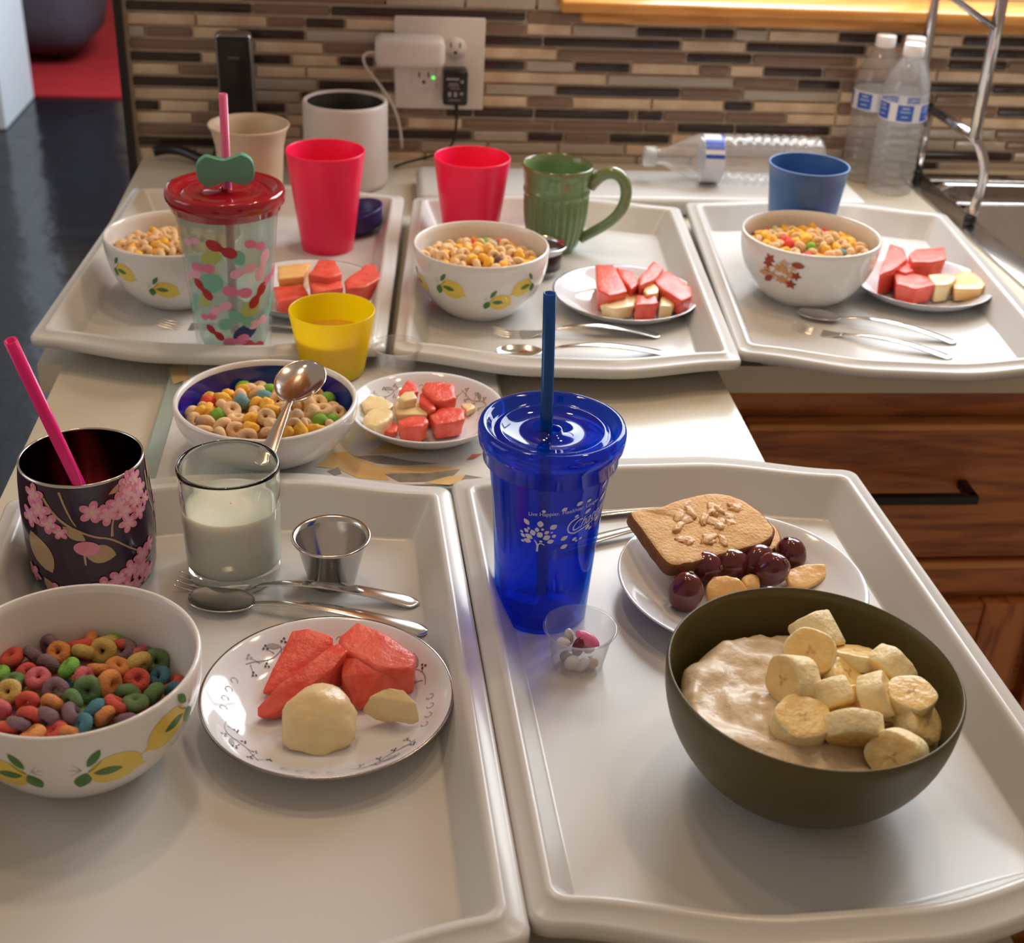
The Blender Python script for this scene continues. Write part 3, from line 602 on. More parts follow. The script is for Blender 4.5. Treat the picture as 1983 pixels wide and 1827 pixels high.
# green fluted mug
mg = empty('green_mug', (-0.1290, -0.3764, TZ), 'green fluted stoneware mug with a large handle on the middle back tray', 'mug', rz=camdir((-.129, -.376))+1.35)
M_gg = bpy.data.materials.new('green_glaze'); M_gg.use_nodes = True; nt = M_gg.node_tree; pb = nt.nodes['Principled BSDF']
g_ = nt.nodes.new('ShaderNodeNewGeometry'); rp = nt.nodes.new('ShaderNodeValToRGB'); nn = nt.nodes.new('ShaderNodeTexNoise'); nn.inputs['Scale'].default_value = 60
rp.color_ramp.elements[0].position = .35; rp.color_ramp.elements[1].position = .65
rp.color_ramp.elements[0].color = (.14, .25, .10, 1); rp.color_ramp.elements[1].color = (.20, .34, .14, 1)
rp2 = nt.nodes.new('ShaderNodeValToRGB'); rp2.color_ramp.elements[0].position = .50; rp2.color_ramp.elements[1].position = .60
mx = nt.nodes.new('ShaderNodeMix'); mx.data_type = 'RGBA'; mx.inputs[7].default_value = (.16, .10, .035, 1)
nt.links.new(nn.outputs['Fac'], rp.inputs['Fac']); nt.links.new(g_.outputs['Pointiness'], rp2.inputs['Fac']); nt.links.new(rp2.outputs['Color'], mx.inputs[0]); nt.links.new(rp.outputs['Color'], mx.inputs[6]); nt.links.new(mx.outputs[2], pb.inputs['Base Color'])
pb.inputs['Roughness'].default_value = .15; pb.inputs['Coat Weight'].default_value = .4
def flute(a, z):
    if z < .004 or z > .073: return 1.0
    e = min(1, (z-.004)/.008, (.073-z)/.005); return 1-.050*e*(1-abs(sin(a*13)))*1.4
prof = [(.0005, .001), (.022, .001), (.0235, 0), (.026, .003), (.0300, .010), (.0345, .022), (.0375, .036), (.0390, .052), (.0395, .066), (.0395, .0725), (.0402, .074), (.0402, .077), (.0393, .078), (.0398, .085), (.0410, .092), (.0408, .095), (.0420, .098), (.0431, .1035), (.0430, .1060), (.0415, .1068), (.0400, .1055), (.0385, .097), (.0370, .07), (.034, .03), (.025, .008), (.0005, .006)]
b = MB(); dense = []
for i in range(len(prof)-1):
    for k in range(3 if i < 9 else 1): t = k/(3 if i < 9 else 1); dense.append((prof[i][0]+(prof[i+1][0]-prof[i][0])*t, prof[i][1]+(prof[i+1][1]-prof[i][1])*t))
dense.append(prof[-1]); cutk = 0
ins = [i for i, p in enumerate(dense) if p == prof[19]][0]
def flo(a, z): return flute(a, z)
b.lathe(dense[:ins+1], M_gg, 234, mod=flo); b.lathe(dense[ins:], M_gg, 234); b.build('body', mg)
b = MB(); pts = bez((.040, 0, .084), (.060, 0, .118), (.090, 0, .104), (.083, 0, .070), 14)+bez((.083, 0, .070), (.076, 0, .044), (.056, 0, .036), (.033, 0, .018), 12)[1:]
b.tube(pts, .0062, M_gg, 16, rfun=lambda t: 1.0+.25*(1-t)); b.build('handle', mg)
# pink-flowered stemless tumbler
fc = empty('flower_tumbler', (-0.5513, -1.0677, TZ), 'dark plum insulated tumbler with pink blossom pattern, front left', 'tumbler')
M_plum = mat('plum_enamel', (0.026, 0.008, 0.030), 0.22, coat=.4, color2=(0.032, 0.010, 0.036), noise_amt=.3)
M_winein = mat('dark_steel_inside', (0.22, 0.06, 0.07), 0.18, 1.0, color2=(.25, .08, .09), noise_amt=.3)
M_blos = mat('blossom_pink', (0.74, 0.22, 0.30), 0.3, color2=(0.82, 0.32, 0.46), noise_amt=.4, noise_scale=70); M_blos2 = mat('blossom_pale', (0.84, 0.42, 0.55), 0.3); M_gold = mat('blossom_tan', (0.47, 0.32, 0.18), 0.25, .2, color2=(.54, .38, .22), noise_amt=.4); M_cent = mat('blossom_centre', (.84, .55, .32), .3)
op = [(.0395, 0), (.0420, .003), (.0440, .010), (.0452, .025), (.0458, .045), (.0455, .065), (.0444, .085), (.0430, .097)]
b = MB().lathe([(.0005, .001), (.038, .001)]+op+[(.0428, .0985), (.0420, .0988), (.0412, .0980), (.0418, .095), (.0438, .075), (.0444, .05), (.042, .02), (.038, .006), (.0005, .005)], M_plum, 96, mats={**{i: M_winein for i in range(10, 19)}, 9: M_steel, 10: M_steel, 11: M_steel})
S = side_surf(op, camdir((-.5513, -1.0677)))
def flower(u, v, r, rot=0, o=.0005):
    pts = [(u+r*(.52+.48*abs(cos(2.5*a)))*cos(a+rot), v+r*(.52+.48*abs(cos(2.5*a)))*sin(a+rot)) for a in [2*pi*i/40 for i in range(40)]]
    b.fill(pts, S, M_blos, o, 3); b.fill([(u+(p[0]-u)*.62, v+(p[1]-v)*.62) for p in pts], S, M_blos2, o+.00015, 2); b.fill(ell(u, v, r*.16, r*.16, 0, 8), S, M_cent, o+.0003, 1)
# image offsets in metres around the side (u to the right)
for pts, wd in (([(-.030, .088), (-.020, .072), (.002, .058), (.012, .055), (.026, .040), (.034, .034)], .0022), ([(-.018, .094), (-.012, .074), (-.009, .068)], .0018), ([(.013, .056), (.014, .066), (.018, .074)], .002), ([(.052, .090), (.050, .070), (.056, .054)], .002), ([(.060, .095), (.053, .074)], .0016), ([(.030, .018), (.040, .024), (.046, .026)], .0018), ([(-.006, .046), (-.006, .036)], .002)):
    b.stroke(pts, wd, S, M_gold, .0004)
for u, v, L_, w_, a in ((-.011, .062, .018, .008, -.7), (.004, .044, .022, .015, -.35), (-.038, .042, .034, .020, -1.1), (.060, .088, .016, .007, 1.4), (.070, .035, .022, .012, 1.3), (.026, .092, .024, .006, .3), (-.034, .012, .02, .01, -1)):
    b.fill(leaf(u, v, L_, w_, a), S, M_gold, .0003, 4)
b.fill(ell(-.004, .050, .0085, .0058, -.2, 16), S, M_blos, .0006, 2)
b.fill(ell(.0655, .072, .0028, .006, 0, 10), S, mat('yellow_bud', (.8, .65, .12), .3), .0006, 2)
for i, (u, v, r) in enumerate(((.002, .078, .009), (.012, .074, .009), (.020, .079, .0095), (.028, .084, .009), (.031, .092, .0085), (.024, .072, .0085), (.034, .076, .009), (.036, .066, .007), (.026, .062, .008), (.040, .082, .008), (.044, .072, .006), (-.034, .078, .010), (-.028, .069, .009), (-.038, .088, .009), (-.043, .070, .009), (-.020, .063, .006),
                               (.066, .062, .006), (.070, .054, .006), (.066, .046, .005), (.034, .031, .008), (.043, .034, .0065), (.014, .019, .009), (.004, .016, .009), (-.006, .013, .0085), (.024, .023, .009), (.033, .019, .009), (.040, .012, .008), (.019, .010, .008), (-.028, .012, .007), (-.022, .005, .006), (-.05, .02, .008), (.036, .092, .008), (.008, .006, .008), (.028, .006, .008))):
    flower(u, v, r, i*.7, .0005+.0001*(i % 4))
b.build('body', fc)
tag(MB().straw((-0.5300, -1.0880, .020), at(20, 660, .218), .0042, mat('pink_straw_plastic', (0.88, 0.012, 0.22), .25, sss=.2, color2=(.9, .016, .24), noise_amt=.3)).build('drinking_straw'), 'hot pink straw leaning in the blossom tumbler', 'straw')
# small steel cups
def scup(x, y, z, R, H, label, fillm=None):
    t = empty('sauce_cup', (x, y, z), label, 'cup'); Rb = R*.60
    prof = [(.0005, .001), (Rb-.002, .001), (Rb, .0025), (R-.0035, H-.004), (R-.0005, H-.0022), (R, H-.001), (R-.0008, H), (R-.003, H-.0008), (R-.0045, H-.004), (Rb-.001, .0035), (.0005, .002)]
    MB().lathe(prof, M_steel, 72).build('body', t)
    if fillm: MB().lathe([(.0005, H*.3), (R*.8, H*.3), (R*.86, H-.004), (.0005, H-.004)], fillm, 32).build('sauce', t)
scup(-0.3773, -1.0854, TZ, .0290, .0415, 'empty brushed steel sauce cup beside the glass of milk')
scup(-0.1558, -0.4651, TZ, .0304, .0400, 'steel sauce cup half hidden behind the middle lemon bowl', mat('dark_sauce', (.035, .016, .012), .25, color2=(.05, .02, .015), noise_amt=.3))
# glass of milk
M_glass = mat('clear_green_glass', (0.92, 0.985, 0.94), 0.0, trans=1.0, ior=1.45, color2=(0.93, 0.985, 0.95), noise_amt=.2)
gl = empty('milk_glass', (-0.4494, -1.0722, TZ), 'straight glass tumbler half full of milk, front left', 'glass')
R = .0362
MB().lathe([(.0005, .003), (.024, .003), (.028, .001), (.0315, .0015), (.0335, .005), (.0343, .012), (.0362, .088), (.0367, .0925), (.0362, .0945), (.0350, .0950), (.0340, .0940), (.0338, .090), (.0322, .020), (.0300, .0145), (.0005, .0140)], M_glass, 96).build('body', gl)
M_milk = mat('milk', (0.90, 0.91, 0.84), 0.25, sss=.8, color2=(.88, .88, .81), noise_amt=.3)
tag(MB().lathe([(.0005, .0141), (.0302, .0142), (.0325, .0199), (.0338, .0610), (.0335, .0625), (.0322, .0617), (.0005, .0617)], M_milk, 96).build('milk', loc=(-0.4494, -1.0722, TZ)), 'white milk in the glass tumbler', 'milk')

# ------------------------------------------------------------------ blue tumbler with straw
M_bl = film('blue_acrylic', (0.08, 0.40, 0.96), (0.0, 0.11, 0.58), 0.30, .05, .45)
M_blp = film('blue_acrylic_lid', (0.04, 0.27, 0.92), (0.0, 0.075, 0.52), 0.40, .05, .5)
bt = empty('blue_tumbler', (-0.2261, -1.1248, TZ), 'tall translucent blue tumbler with a lid and printed white tree', 'tumbler')
pb_ = [(.0318, 0), (.0330, .003), (.0356, .05), (.0385, .095), (.0425, .130), (.0442, .139)]
b = MB().lathe([(.0005, .003), (.026, .003)]+pb_, M_bl, 96); b.lathe([(.0005, .010), (.0275, .010), (.0298, .016), (.0355, .08), (.0400, .130)], M_bl, 96)
M_ink = mat('white_ink', (0.70, 0.72, 0.86), 0.4, color2=(.72, .74, .88), noise_amt=.3)
S = side_surf(pb_[1:], camdir((-.2261, -1.1248)))
def BT(px, py):   # crop pixel -> side coordinates
    X = (px-600)/8.26; u = X/2850.0; r = .038
    return (math.asin(max(-.98, min(.98, u/r)))*r, (.0945-(py-620)/8.26/2650.0))
def BF(pts, m_=None): b.fill([BT(*p) for p in pts], S, M_ink, .0004, 2)
for (x, y, Ls, ws, a) in ((297, 550, 125, 80, -.9), (513, 550, 120, 100, 1.57), (720, 590, 130, 90, .65), (330, 660, 55, 40, -.9), (465, 660, 85, 70, 1.57), (552, 645, 50, 45, 1.2), (295, 708, 90, 60, -.7), (400, 725, 110, 90, -1.2), (513, 745, 110, 100, .9), (620, 695, 90, 60, .6), (625, 785, 130, 90, .5), (222, 748, 60, 40, -.6), (245, 810, 85, 60, -.5), (340, 805, 135, 90, -.4), (318, 885, 130, 80, -.05), (240, 910, 60, 40, -.3), (690, 855, 120, 75, .4), (740, 755, 80, 60, .6), (700, 690, 45, 35, .6), (535, 862, 60, 40, 0),
                          (557, 312, 60, 58, 1.5), (862, 275, 100, 65, .6), (1078, 210, 105, 70, .7), (1213, 208, 65, 55, .7), (1410, 57, 110, 45, 1.1), (1420, 280, 140, 50, 1.1), (1225, 400, 100, 60, .7), (1060, 432, 70, 45, .5), (905, 805, 130, 70, .6), (915, 960, 125, 75, .5), (1070, 853, 85, 55, .6), (1105, 895, 45, 35, .4), (1170, 872, 55, 42, .6), (1258, 712, 90, 55, .9), (1302, 752, 65, 35, 1.0), (1388, 648, 85, 45, 1.0)):
    BF(leaf(x, y, Ls, ws, -a))
b.stroke([BT(*p) for p in ((480, 1052), (485, 960), (470, 900), (430, 850))], .0016, S, M_ink, .0004); b.stroke([BT(*p) for p in ((485, 960), (500, 910), (540, 895), (600, 925))], .0013, S, M_ink, .0004); b.stroke([BT(*p) for p in ((482, 1052), (486, 930))], .0014, S, M_ink, .00045, False)
def text_on(b, txt, S, u0, v0, size, material, off=.0004, slant=0, rise=0.0, shear=0.0, width=None):
    cu = bpy.data.curves.new('t', 'FONT'); cu.body = txt; cu.size = size; cu.shear = shear
    ob = bpy.data.objects.new('t', cu); col.objects.link(ob); bpy.context.view_layer.update()
    me = ob.to_mesh(); vs = [v.co.copy() for v in me.vertices]; fs = [list(p.vertices) for p in me.polygons]; ob.to_mesh_clear()
    bpy.data.objects.remove(ob); bpy.data.curves.remove(cu)
    if not vs: return
    k = 1 if width is None else width/(max(v.x for v in vs) or 1)
    b.add([S(u0+v.x*k, v0+v.y+rise*v.x*k, off) for v in vs], fs, material, False)
p0 = BT(320, 425); p1 = BT(1360, 240)
text_on(b, 'Live Happier. Healthier. Longer.', S, p0[0], p0[1], .0044, M_ink, rise=.12, width=p1[0]-p0[0])
p0 = BT(1010, 720); p1 = BT(1480, 500)
text_on(b, 'Chateau', S, p0[0]-.001, p0[1], .0115, M_ink, rise=.30, shear=.45, width=p1[0]-p0[0])
b.stroke([BT(*p) for p in ((1050, 745), (1200, 690), (1340, 620), (1450, 540))], .0012, S, M_ink, .0004)
b.stroke([BT(*p) for p in ((1100, 460), (980, 520), (940, 640), (970, 720), (1060, 745))], .0011, S, M_ink, .0004, False)
b.build('body', bt)
lp = [(.0438, .126), (.0462, .128), (.0465, .138), (.0492, .140), (.0502, .146), (.0502, .1505), (.0490, .1540), (.0465, .1545), (.0435, .1530), (.0415, .1490), (.0385, .1475), (.0365, .1500), (.0345, .1500), (.0325, .1475), (.0075, .1470), (.0065, .1495), (.0052, .1490), (.0050, .1450), (.0320, .1450), (.0420, .1450), (.0435, .142)]
MB().lathe(lp, M_blp, 96).build('lid', bt)
tag(MB().straw((-0.2255, -1.1240, .018), (-0.2335, -1.1230, .2495), .0042, film('blue_straw_plastic', (0.10, 0.35, .8), (0.0, 0.13, 0.46), 0.85, .2, .4)).build('drinking_straw'), 'blue straw standing up in the blue tumbler', 'straw')

# ------------------------------------------------------------------ red-lidded tumbler
kt = empty('bow_tumbler', (-0.4831, -0.6916, BZ), 'clear tumbler with pink and red bow pattern under a red lid, behind the navy-lined bowl', 'tumbler')
M_clr = film('clear_acrylic', (0.93, 0.95, 0.94), (0.6, 0.62, 0.6), 0.10, .05, .5)
M_murk = film('pale_green_liner', (0.84, 0.92, 0.87), (0.62, 0.72, 0.64), 0.40, .1, .3)
M_redl = mat('red_lid_plastic', (0.42, 0.006, 0.022), 0.10, trans=.25, coat=.5, color2=(.45, .008, .026), noise_amt=.3)
M_bowr = mat('bow_red', (0.42, 0.02, 0.04), .3); M_bowp = mat('bow_pink', (0.72, 0.20, 0.36), .3); M_bowl_ = mat('bow_pale_pink', (0.80, 0.42, 0.56), .3); M_teal = mat('bow_teal', (0.18, 0.48, 0.38), .3); M_lime = mat('patch_lime', (0.42, 0.50, 0.14), .3); M_bndk = mat('patch_blue', (0.012, 0.03, 0.14), .3)
kp = [(.0345, 0), (.0358, .004), (.0400, .06), (.0450, .115), (.0485, .1490)]
b = MB().lathe([(.0005, .003), (.029, .003)]+kp, M_clr, 72); b.lathe([(.0005, .010), (.030, .010), (.0325, .018), (.0375, .06), (.0425, .115), (.0455, .149)], M_murk, 72)
S = side_surf(kp[1:], camdir((-.4831, -.6916)))
def bow(u, v, s, rot, m_, o=.0005):
    s *= 1.3
    for sg in (-1, 1): b.fill(ell(u+sg*s*.62*cos(rot), v+sg*s*.62*sin(rot), s*.62, s*.46, rot, 14), S, m_, o, 2)
    b.fill(ell(u, v, s*.26, s*.26, 0, 10), S, m_, o+.0002, 2)
for i, q in enumerate(((-.006, .121, .009, -.5, M_bowr), (-.026, .100, .008, .1, M_bowp), (-.028, .078, .008, -.8, M_bowr), (.024, .122, .007, -.4, M_bowp), (.012, .098, .008, .3, M_bowl_), (.032, .100, .010, 1.2, M_bowl_), (.006, .077, .009, -.2, M_bowp), (.027, .070, .009, .9, M_bowr), (-.012, .060, .008, .5, M_bowl_), (-.026, .050, .006, .2, M_bowp), (.010, .048, .010, -.5, M_teal), (.028, .042, .008, .2, M_bowl_), (-.020, .034, .007, -.6, M_bowr), (.002, .026, .009, .2, M_bowp), (.022, .018, .009, -.3, M_bowr), (-.020, .012, .009, .1, M_teal), (-.04, .09, .008, .4, M_bowl_), (.045, .085, .008, .4, M_bowp), (-.034, .125, .006, .3, M_bowl_), (.006, .008, .007, .8, M_bowl_), (-.044, .06, .008, 1, M_teal), (.046, .055, .008, 1, M_teal))): bow(*q)
for u, v, rx, ry, m_ in ((-.016, .112, .010, .007, M_lime), (-.018, .086, .012, .010, M_teal), (.008, .112, .006, .008, M_teal), (.018, .058, .012, .008, M_lime), (-.008, .044, .008, .006, M_teal), (.012, .034, .014, .008, M_bndk), (-.028, .066, .007, .006, M_lime)): b.fill(ell(u, v, rx, ry, .4, 14), S, m_, .0003, 2)
b.build('body', kt)
LZ = .1655
MB().lathe([(.0480, .1450), (.0505, .146), (.0515, .152), (.0545, .153), (.0552, .158), (.0550, .163), (.0535, LZ), (.0500, LZ+.0005), (.0465, LZ-.002), (.0440, LZ-.005), (.0400, LZ-.0055), (.0370, LZ-.003), (.0340, LZ-.004), (.0060, LZ-.0035), (.0052, LZ-.001), (.0042, LZ-.001), (.0040, LZ-.006), (.0460, LZ-.007), (.0475, .150)], M_redl, 96).build('lid', kt)
tag(MB().straw((-.4825, -.6905, .03), (-.4795, -.690, .2620), .0040, mat('dusty_pink_straw', (0.60, 0.09, 0.24), .3, sss=.2, color2=(.62, .10, .26), noise_amt=.3)).build('drinking_straw'), 'dusty pink straw through the red lid', 'straw')
b = MB(); bw = []
for i in range(60):
    a = 2*pi*i/60; r = .0235*(1-.0) ; x = .0262*cos(a)*abs(cos(a))**-.25 if abs(cos(a)) > .02 else 0; z = .0165*(1 if sin(a) > 0 else -1)*abs(sin(a))**.75*(.60+.40*min(1, abs(x)/.016)**1.5); bw.append((x, z))
M_mint = mat('mint_foam', (0.12, 0.34, 0.24), .55, color2=(.13, .36, .255), noise_amt=.3)
vs = [(x*k, y, z*k) for (y, k) in ((-.0045, .97), (-.0035, 1), (.0035, 1), (.0045, .97)) for x, z in bw]; n_ = 60
fs = [[i*n_+(k+1) % n_, i*n_+k, (i+1)*n_+k, (i+1)*n_+(k+1) % n_] for i in range(3) for k in range(n_)]+[list(range(n_)), [3*n_+k for k in range(n_)][::-1]]
b.add(vs, fs, M_mint, False); bo = b.build('straw_topper', loc=(-.4806, -.6990, .1950)); bo.rotation_euler = (0, -.04, .10); tag(bo, 'mint green bow-shaped ornament on the pink straw above the red lid', 'ornament')
#PART3
# ------------------------------------------------------------------ small clear cups and pills
M_pcup = film('clear_portion_cup', (0.95, 0.94, 0.95), (0.78, 0.76, 0.78), 0.20, .08, .7)
def pcup(x, y, z, R, H, label):
    prof = [(.0005, .0008), (R*.66, .0008), (R*.68, 0), (R*.70, .002), (R*.90, H-.004), (R*.93, H-.0035), (R*.94, H-.001), (R, H-.0008), (R+.0004, H-.0014), (R, H)]
    return tag(MB().lathe(prof, M_pcup, 64).build('portion_cup', loc=(x, y, z)), label, 'cup')
PC = (-0.2074, -1.1887)
pcup(PC[0], PC[1], TZ, .0250, .0325, 'small clear plastic cup of pills in front of the blue tumbler')
pcup(-.3244, -.7366, BZ, .0243, .0265, 'small empty clear plastic cup between the yellow cup and the back trays')
def pill(name, dx, dy, z, rad, color, label, rot, mname):
    b = MB().blob((0, 0, 0), rad, mat(mname, color, .3, coat=.2, color2=tuple(min(1, c*1.08+.01) for c in color), noise_amt=.3), seg=16, rings=10)
    o = b.build(name, loc=(PC[0]+dx, PC[1]+dy, TZ+z)); o.rotation_euler = rot; tag(o, label, 'pill')
pill('tablet', .005, -.003, .0235, (.0095, .0048, .0022), (.80, .16, .34), 'pink oval tablet on top in the pill cup', (0.5, .45, -.3), 'pill_pink')
pill('capsule', -.001, -.004, .0175, (.0042, .0042, .0088), (.16, .008, .012), 'dark red softgel under the pink tablet', (.2, .1, 0), 'pill_red')
pill('tablet', -.0115, -.002, .0200, (.0058, .0042, .0042), (.74, .72, .70), 'white oval tablet, leftmost in the pill cup', (.2, .3, .5), 'pill_white')
pill('tablet', -.0065, .004, .0205, (.0036, .0036, .0080), (.74, .71, .70), 'white capsule standing at the back of the pill cup', (.2, -.2, .2), 'pill_white_b')
pill('capsule', -.0055, -.0095, .0085, (.0052, .0040, .0070), (.70, .68, .66), 'white tablet low at the front of the pill cup', (.3, .2, .2), 'pill_white_c')
pill('capsule', .0015, -.0105, .0075, (.0040, .0035, .0075), (.68, .62, .58), 'pale translucent capsule at the front centre of the pill cup', (.2, .5, 0), 'pill_pale')
pill('tablet', .0085, -.0075, .0070, (.0055, .0042, .0045), (.50, .30, .15), 'tan tablet low on the right in the pill cup', (0, .4, .5), 'pill_tan')
pill('tablet', -.0070, .001, .0060, (.0060, .0048, .0040), (.20, .08, .06), 'brown tablet at the bottom of the pill cup', (0, .2, .5), 'pill_brown')
pill('tablet', .0085, .004, .0120, (.0048, .0040, .0065), (.60, .52, .40), 'beige tablet on the right in the pill cup', (.3, .2, .5), 'pill_beige')

# ------------------------------------------------------------------ flatware
def flat(kind, tip, end, label, headL=None, headW=None, z=TZ, arch=.0075, name=None, tilt=0, group=None):
    tip = Vector(tip); end = Vector(end); Lg = (end-tip).length
    hl = headL or (.048 if kind == 'spoon' else .058); hw = headW or (.0155 if kind == 'spoon' else .0115)
    b = MB()
    def zc(s):
        if kind == 'spoon': h_ = .0068
        else: h_ = .005*(1-sin(pi*min(1, s/hl)))
        if s >= hl: t = (s-hl)/(Lg-hl); h_ = (.0068 if kind == 'spoon' else .0045)*(1-t*.6)+arch*sin(pi*min(1, t*1.05))**.8*(1-t*.35)
        return h_+.0012
    def wd(s):
        if s < hl: 
            q = s/hl; e = hw*sqrt(max(0, 1-(2*min(q*1.0, 1)-1)**2))*(1.06-.15*q)
            return max(e, .0023 if q > .5 else .0003)
        t = (s-hl)/(Lg-hl); e = .0025+.0050*max(0, (t-.10)/.90)**.8
        return e*sqrt(max(.0, 1-max(0, (t-.93)/.07)**2)+.0004)
    def strip(ss, wf, v0=-1, v1=1, dep=0.0, nv=10):
        vs = []; fs = []
        for s_ in ss:
            for k in range(nv+1):
                v = v0+(v1-v0)*k/nv; vs.append((s_, v*wf(s_), zc(s_)+(dep*(v*v-1)*min(1, wf(s_)/hw) if s_ < hl else -.0009*v*v)))
        for i in range(len(ss)-1):
            for k in range(nv): fs.append([i*(nv+1)+k, (i+1)*(nv+1)+k, (i+1)*(nv+1)+k+1, i*(nv+1)+k+1])
        b.add(vs, fs, M_flat)
    if kind == 'spoon': strip([hl*(.5-.5*cos(pi*i/20)) for i in range(21)]+[hl+(Lg-hl)*(i/30) for i in range(1, 31)], wd, dep=.0062)
    else:
        def fw(s): 
            q = (s-.030)/.024; return hw*(1-.80*max(0, q)**1.6) if q < 1 else wd(s)
        strip([.030+.024*i/10 for i in range(11)], fw); strip([.054+(Lg-.054)*i/30 for i in range(31)], wd)
        for k in range(4):
            c_ = (-.75+.5*k)*hw
            vs = []; fs = []
            for i in range(9):
                s_ = .034*i/8; w_ = .0011*(0.35+.65*min(1, i/3)); vs += [(s_, c_-w_, zc(s_)), (s_, c_+w_, zc(s_))]
            for i in range(8): fs.append([2*i, 2*i+2, 2*i+3, 2*i+1])
            b.add(vs, fs, M_flat)
    o = b.build(name or kind, mods=[('SOLIDIFY', dict(thickness=.0014, offset=0)), ('SUBSURF', dict(levels=1, render_levels=1))])
    d = end-tip; o.location = (tip.x, tip.y, z if tip.z < .02 else tip.z)
    o.rotation_euler = (tilt, -math.asin(d.z/Lg) if abs(d.z) > .006 else 0, atan2(d.y, d.x))
    return tag(o, label, kind, group)
flat('fork', at(341, 1131, .005), at(813, 1166, .008), 'fork in front left, beyond the spoon and its handle passing before the steel cup', z=.004, arch=.009)
flat('spoon', at(365, 1165, .005), at(832, 1222, .008), 'spoon in front left with its bowl between cereal bowl and plate', z=.0035, headL=.050, headW=.0165)
flat('spoon', at(960, 690, .005), at(1292, 681, .008), 'spoon on the middle back tray, nearer the camera', arch=.009)
flat('fork', at(952, 648, .005), at(1280, 648, .008), 'fork on the middle back tray, just behind the spoon', arch=.011, z=.004)
flat('spoon', at(1543, 610, .005), at(1854, 662, .008), 'spoon on the back right tray, just behind the fork', arch=.009)
flat('fork', at(1533, 634, .005), at(1846, 690, .008), 'fork on the back right tray, nearer the camera', arch=.007)
flat('fork', at(306, 630, .005), at(660, 642, .008), 'fork on the back left tray passing behind the red-lidded tumbler', arch=.007)
flat('fork', at(1420, 985, .004), at(1020, 1010, .006), 'silver utensil handle behind the blue tumbler, the upper of two', z=.0035, arch=.002)
flat('spoon', at(1400, 1000, .004), at(1040, 1075, .006), 'silver utensil handle behind the blue tumbler, the lower of two', z=.0030, arch=.002)
# spoon standing in the navy-lined bowl: bowl end up on the cereal, handle over the near rim
sp = flat('spoon', at(600, 712, .084), at(510, 908, .0560), 'spoon resting in the navy-lined bowl, bowl end up', headL=.056, headW=.0215, arch=.001, tilt=0)

# ------------------------------------------------------------------ cereal
def proto_ring(name, R, r, m, seed, sq=1.0):
    b = MB(); vs = []; fs = []; nu, nv = 28, 14
    for i in range(nu):
        a = 2*pi*i/nu
        for k in range(nv):
            q = 2*pi*k/nv; w_ = 1+.16*noise.noise(Vector((cos(a)*1.4+seed*3, sin(a)*1.4, cos(q)*.7)))
            rr = R*(1+.07*noise.noise(Vector((cos(a)+seed, sin(a), 5))))+r*w_*cos(q); vs.append((rr*cos(a), rr*sin(a)*sq, r*w_*sin(q)*1.1))
    for i in range(nu):
        for k in range(nv): fs.append([i*nv+k, ((i+1) % nu)*nv+k, ((i+1) % nu)*nv+(k+1) % nv, i*nv+(k+1) % nv])
    b.add(vs, fs, m); me = bpy.data.meshes.new(name); me.from_pydata([tuple(v) for v in b.v], [], b.f); me.materials.append(m); me.polygons.foreach_set('use_smooth', [True]*len(b.f)); return me
def proto_blob(name, rad, m, seed, jit=.35):
    b = MB().blob((0, 0, 0), rad, m, seg=16, rings=10, jit=jit, seed=seed); me = bpy.data.meshes.new(name); me.from_pydata([tuple(v) for v in b.v], [], b.f); me.materials.append(m); me.polygons.foreach_set('use_smooth', [True]*len(b.f)); return me
def cm(name, c, bump=.7): return mat(name, c, .75, color2=tuple(min(1, x*1.3+.02) for x in c), noise_amt=.35, noise_scale=170, bump=bump, bump_scale=900, spec=.25)
CL = {'red': (.54, .085, .062), 'orange': (.60, .235, .075), 'yellow': (.52, .38, .115), 'green': (.115, .21, .085), 'lime': (.17, .42, .06), 'blue': (.06, .185, .24), 'purple': (.185, .115, .14), 'pink': (.52, .12, .145)}
LM = {k: [proto_ring('cereal_loop', .0046, .0036 if s else .0033, cm('loop_%s_%d' % (k, s), c), s+len(k)) for s in (0, 1)] for k, c in CL.items()}
M_tan = cm('oat_ring_tan', (.70, .47, .25), .5); M_corn = cm('corn_puff_yellow', (.84, .42, .055), .4)
SM = {'tan': [proto_ring('cereal_ring', .0045, .0032, M_tan, 1), proto_ring('cereal_ring', .0043, .0034, M_tan, 2, .85)],
      'gold': [proto_blob('corn_puff', (.0078, .0062, .0056), M_corn, 3), proto_blob('corn_puff', (.0084, .0052, .0052), M_corn, 5)],
      'grn': [proto_blob('fruit_puff', (.0066, .0062, .0058), cm('puff_green', (.18, .40, .045), .3), 7, .12)],
      'rd': [proto_blob('fruit_puff', (.0066, .0062, .0058), cm('puff_red', (.66, .07, .05), .3), 8, .12)],
      'blu': [proto_blob('fruit_puff', (.0066, .0062, .0058), cm('puff_blue', (.12, .26, .28), .3), 9, .12)],
      'prp': [proto_blob('fruit_puff', (.0066, .0062, .0058), cm('puff_purple', (.13, .07, .09), .3), 10, .12)]}
KIND = {'tan': ('cereal_ring', 'light brown ring-shaped cereal piece', 'cereal ring'), 'gold': ('corn_puff', 'golden yellow corn puff', 'corn puff'), 'grn': ('fruit_puff', 'green round cereal puff', 'cereal puff'), 'rd': ('fruit_puff', 'red round cereal puff', 'cereal puff'), 'blu': ('fruit_puff', 'blue round cereal puff', 'cereal puff'), 'prp': ('fruit_puff', 'dark purple round cereal puff', 'cereal puff')}
SCALE = 1.0
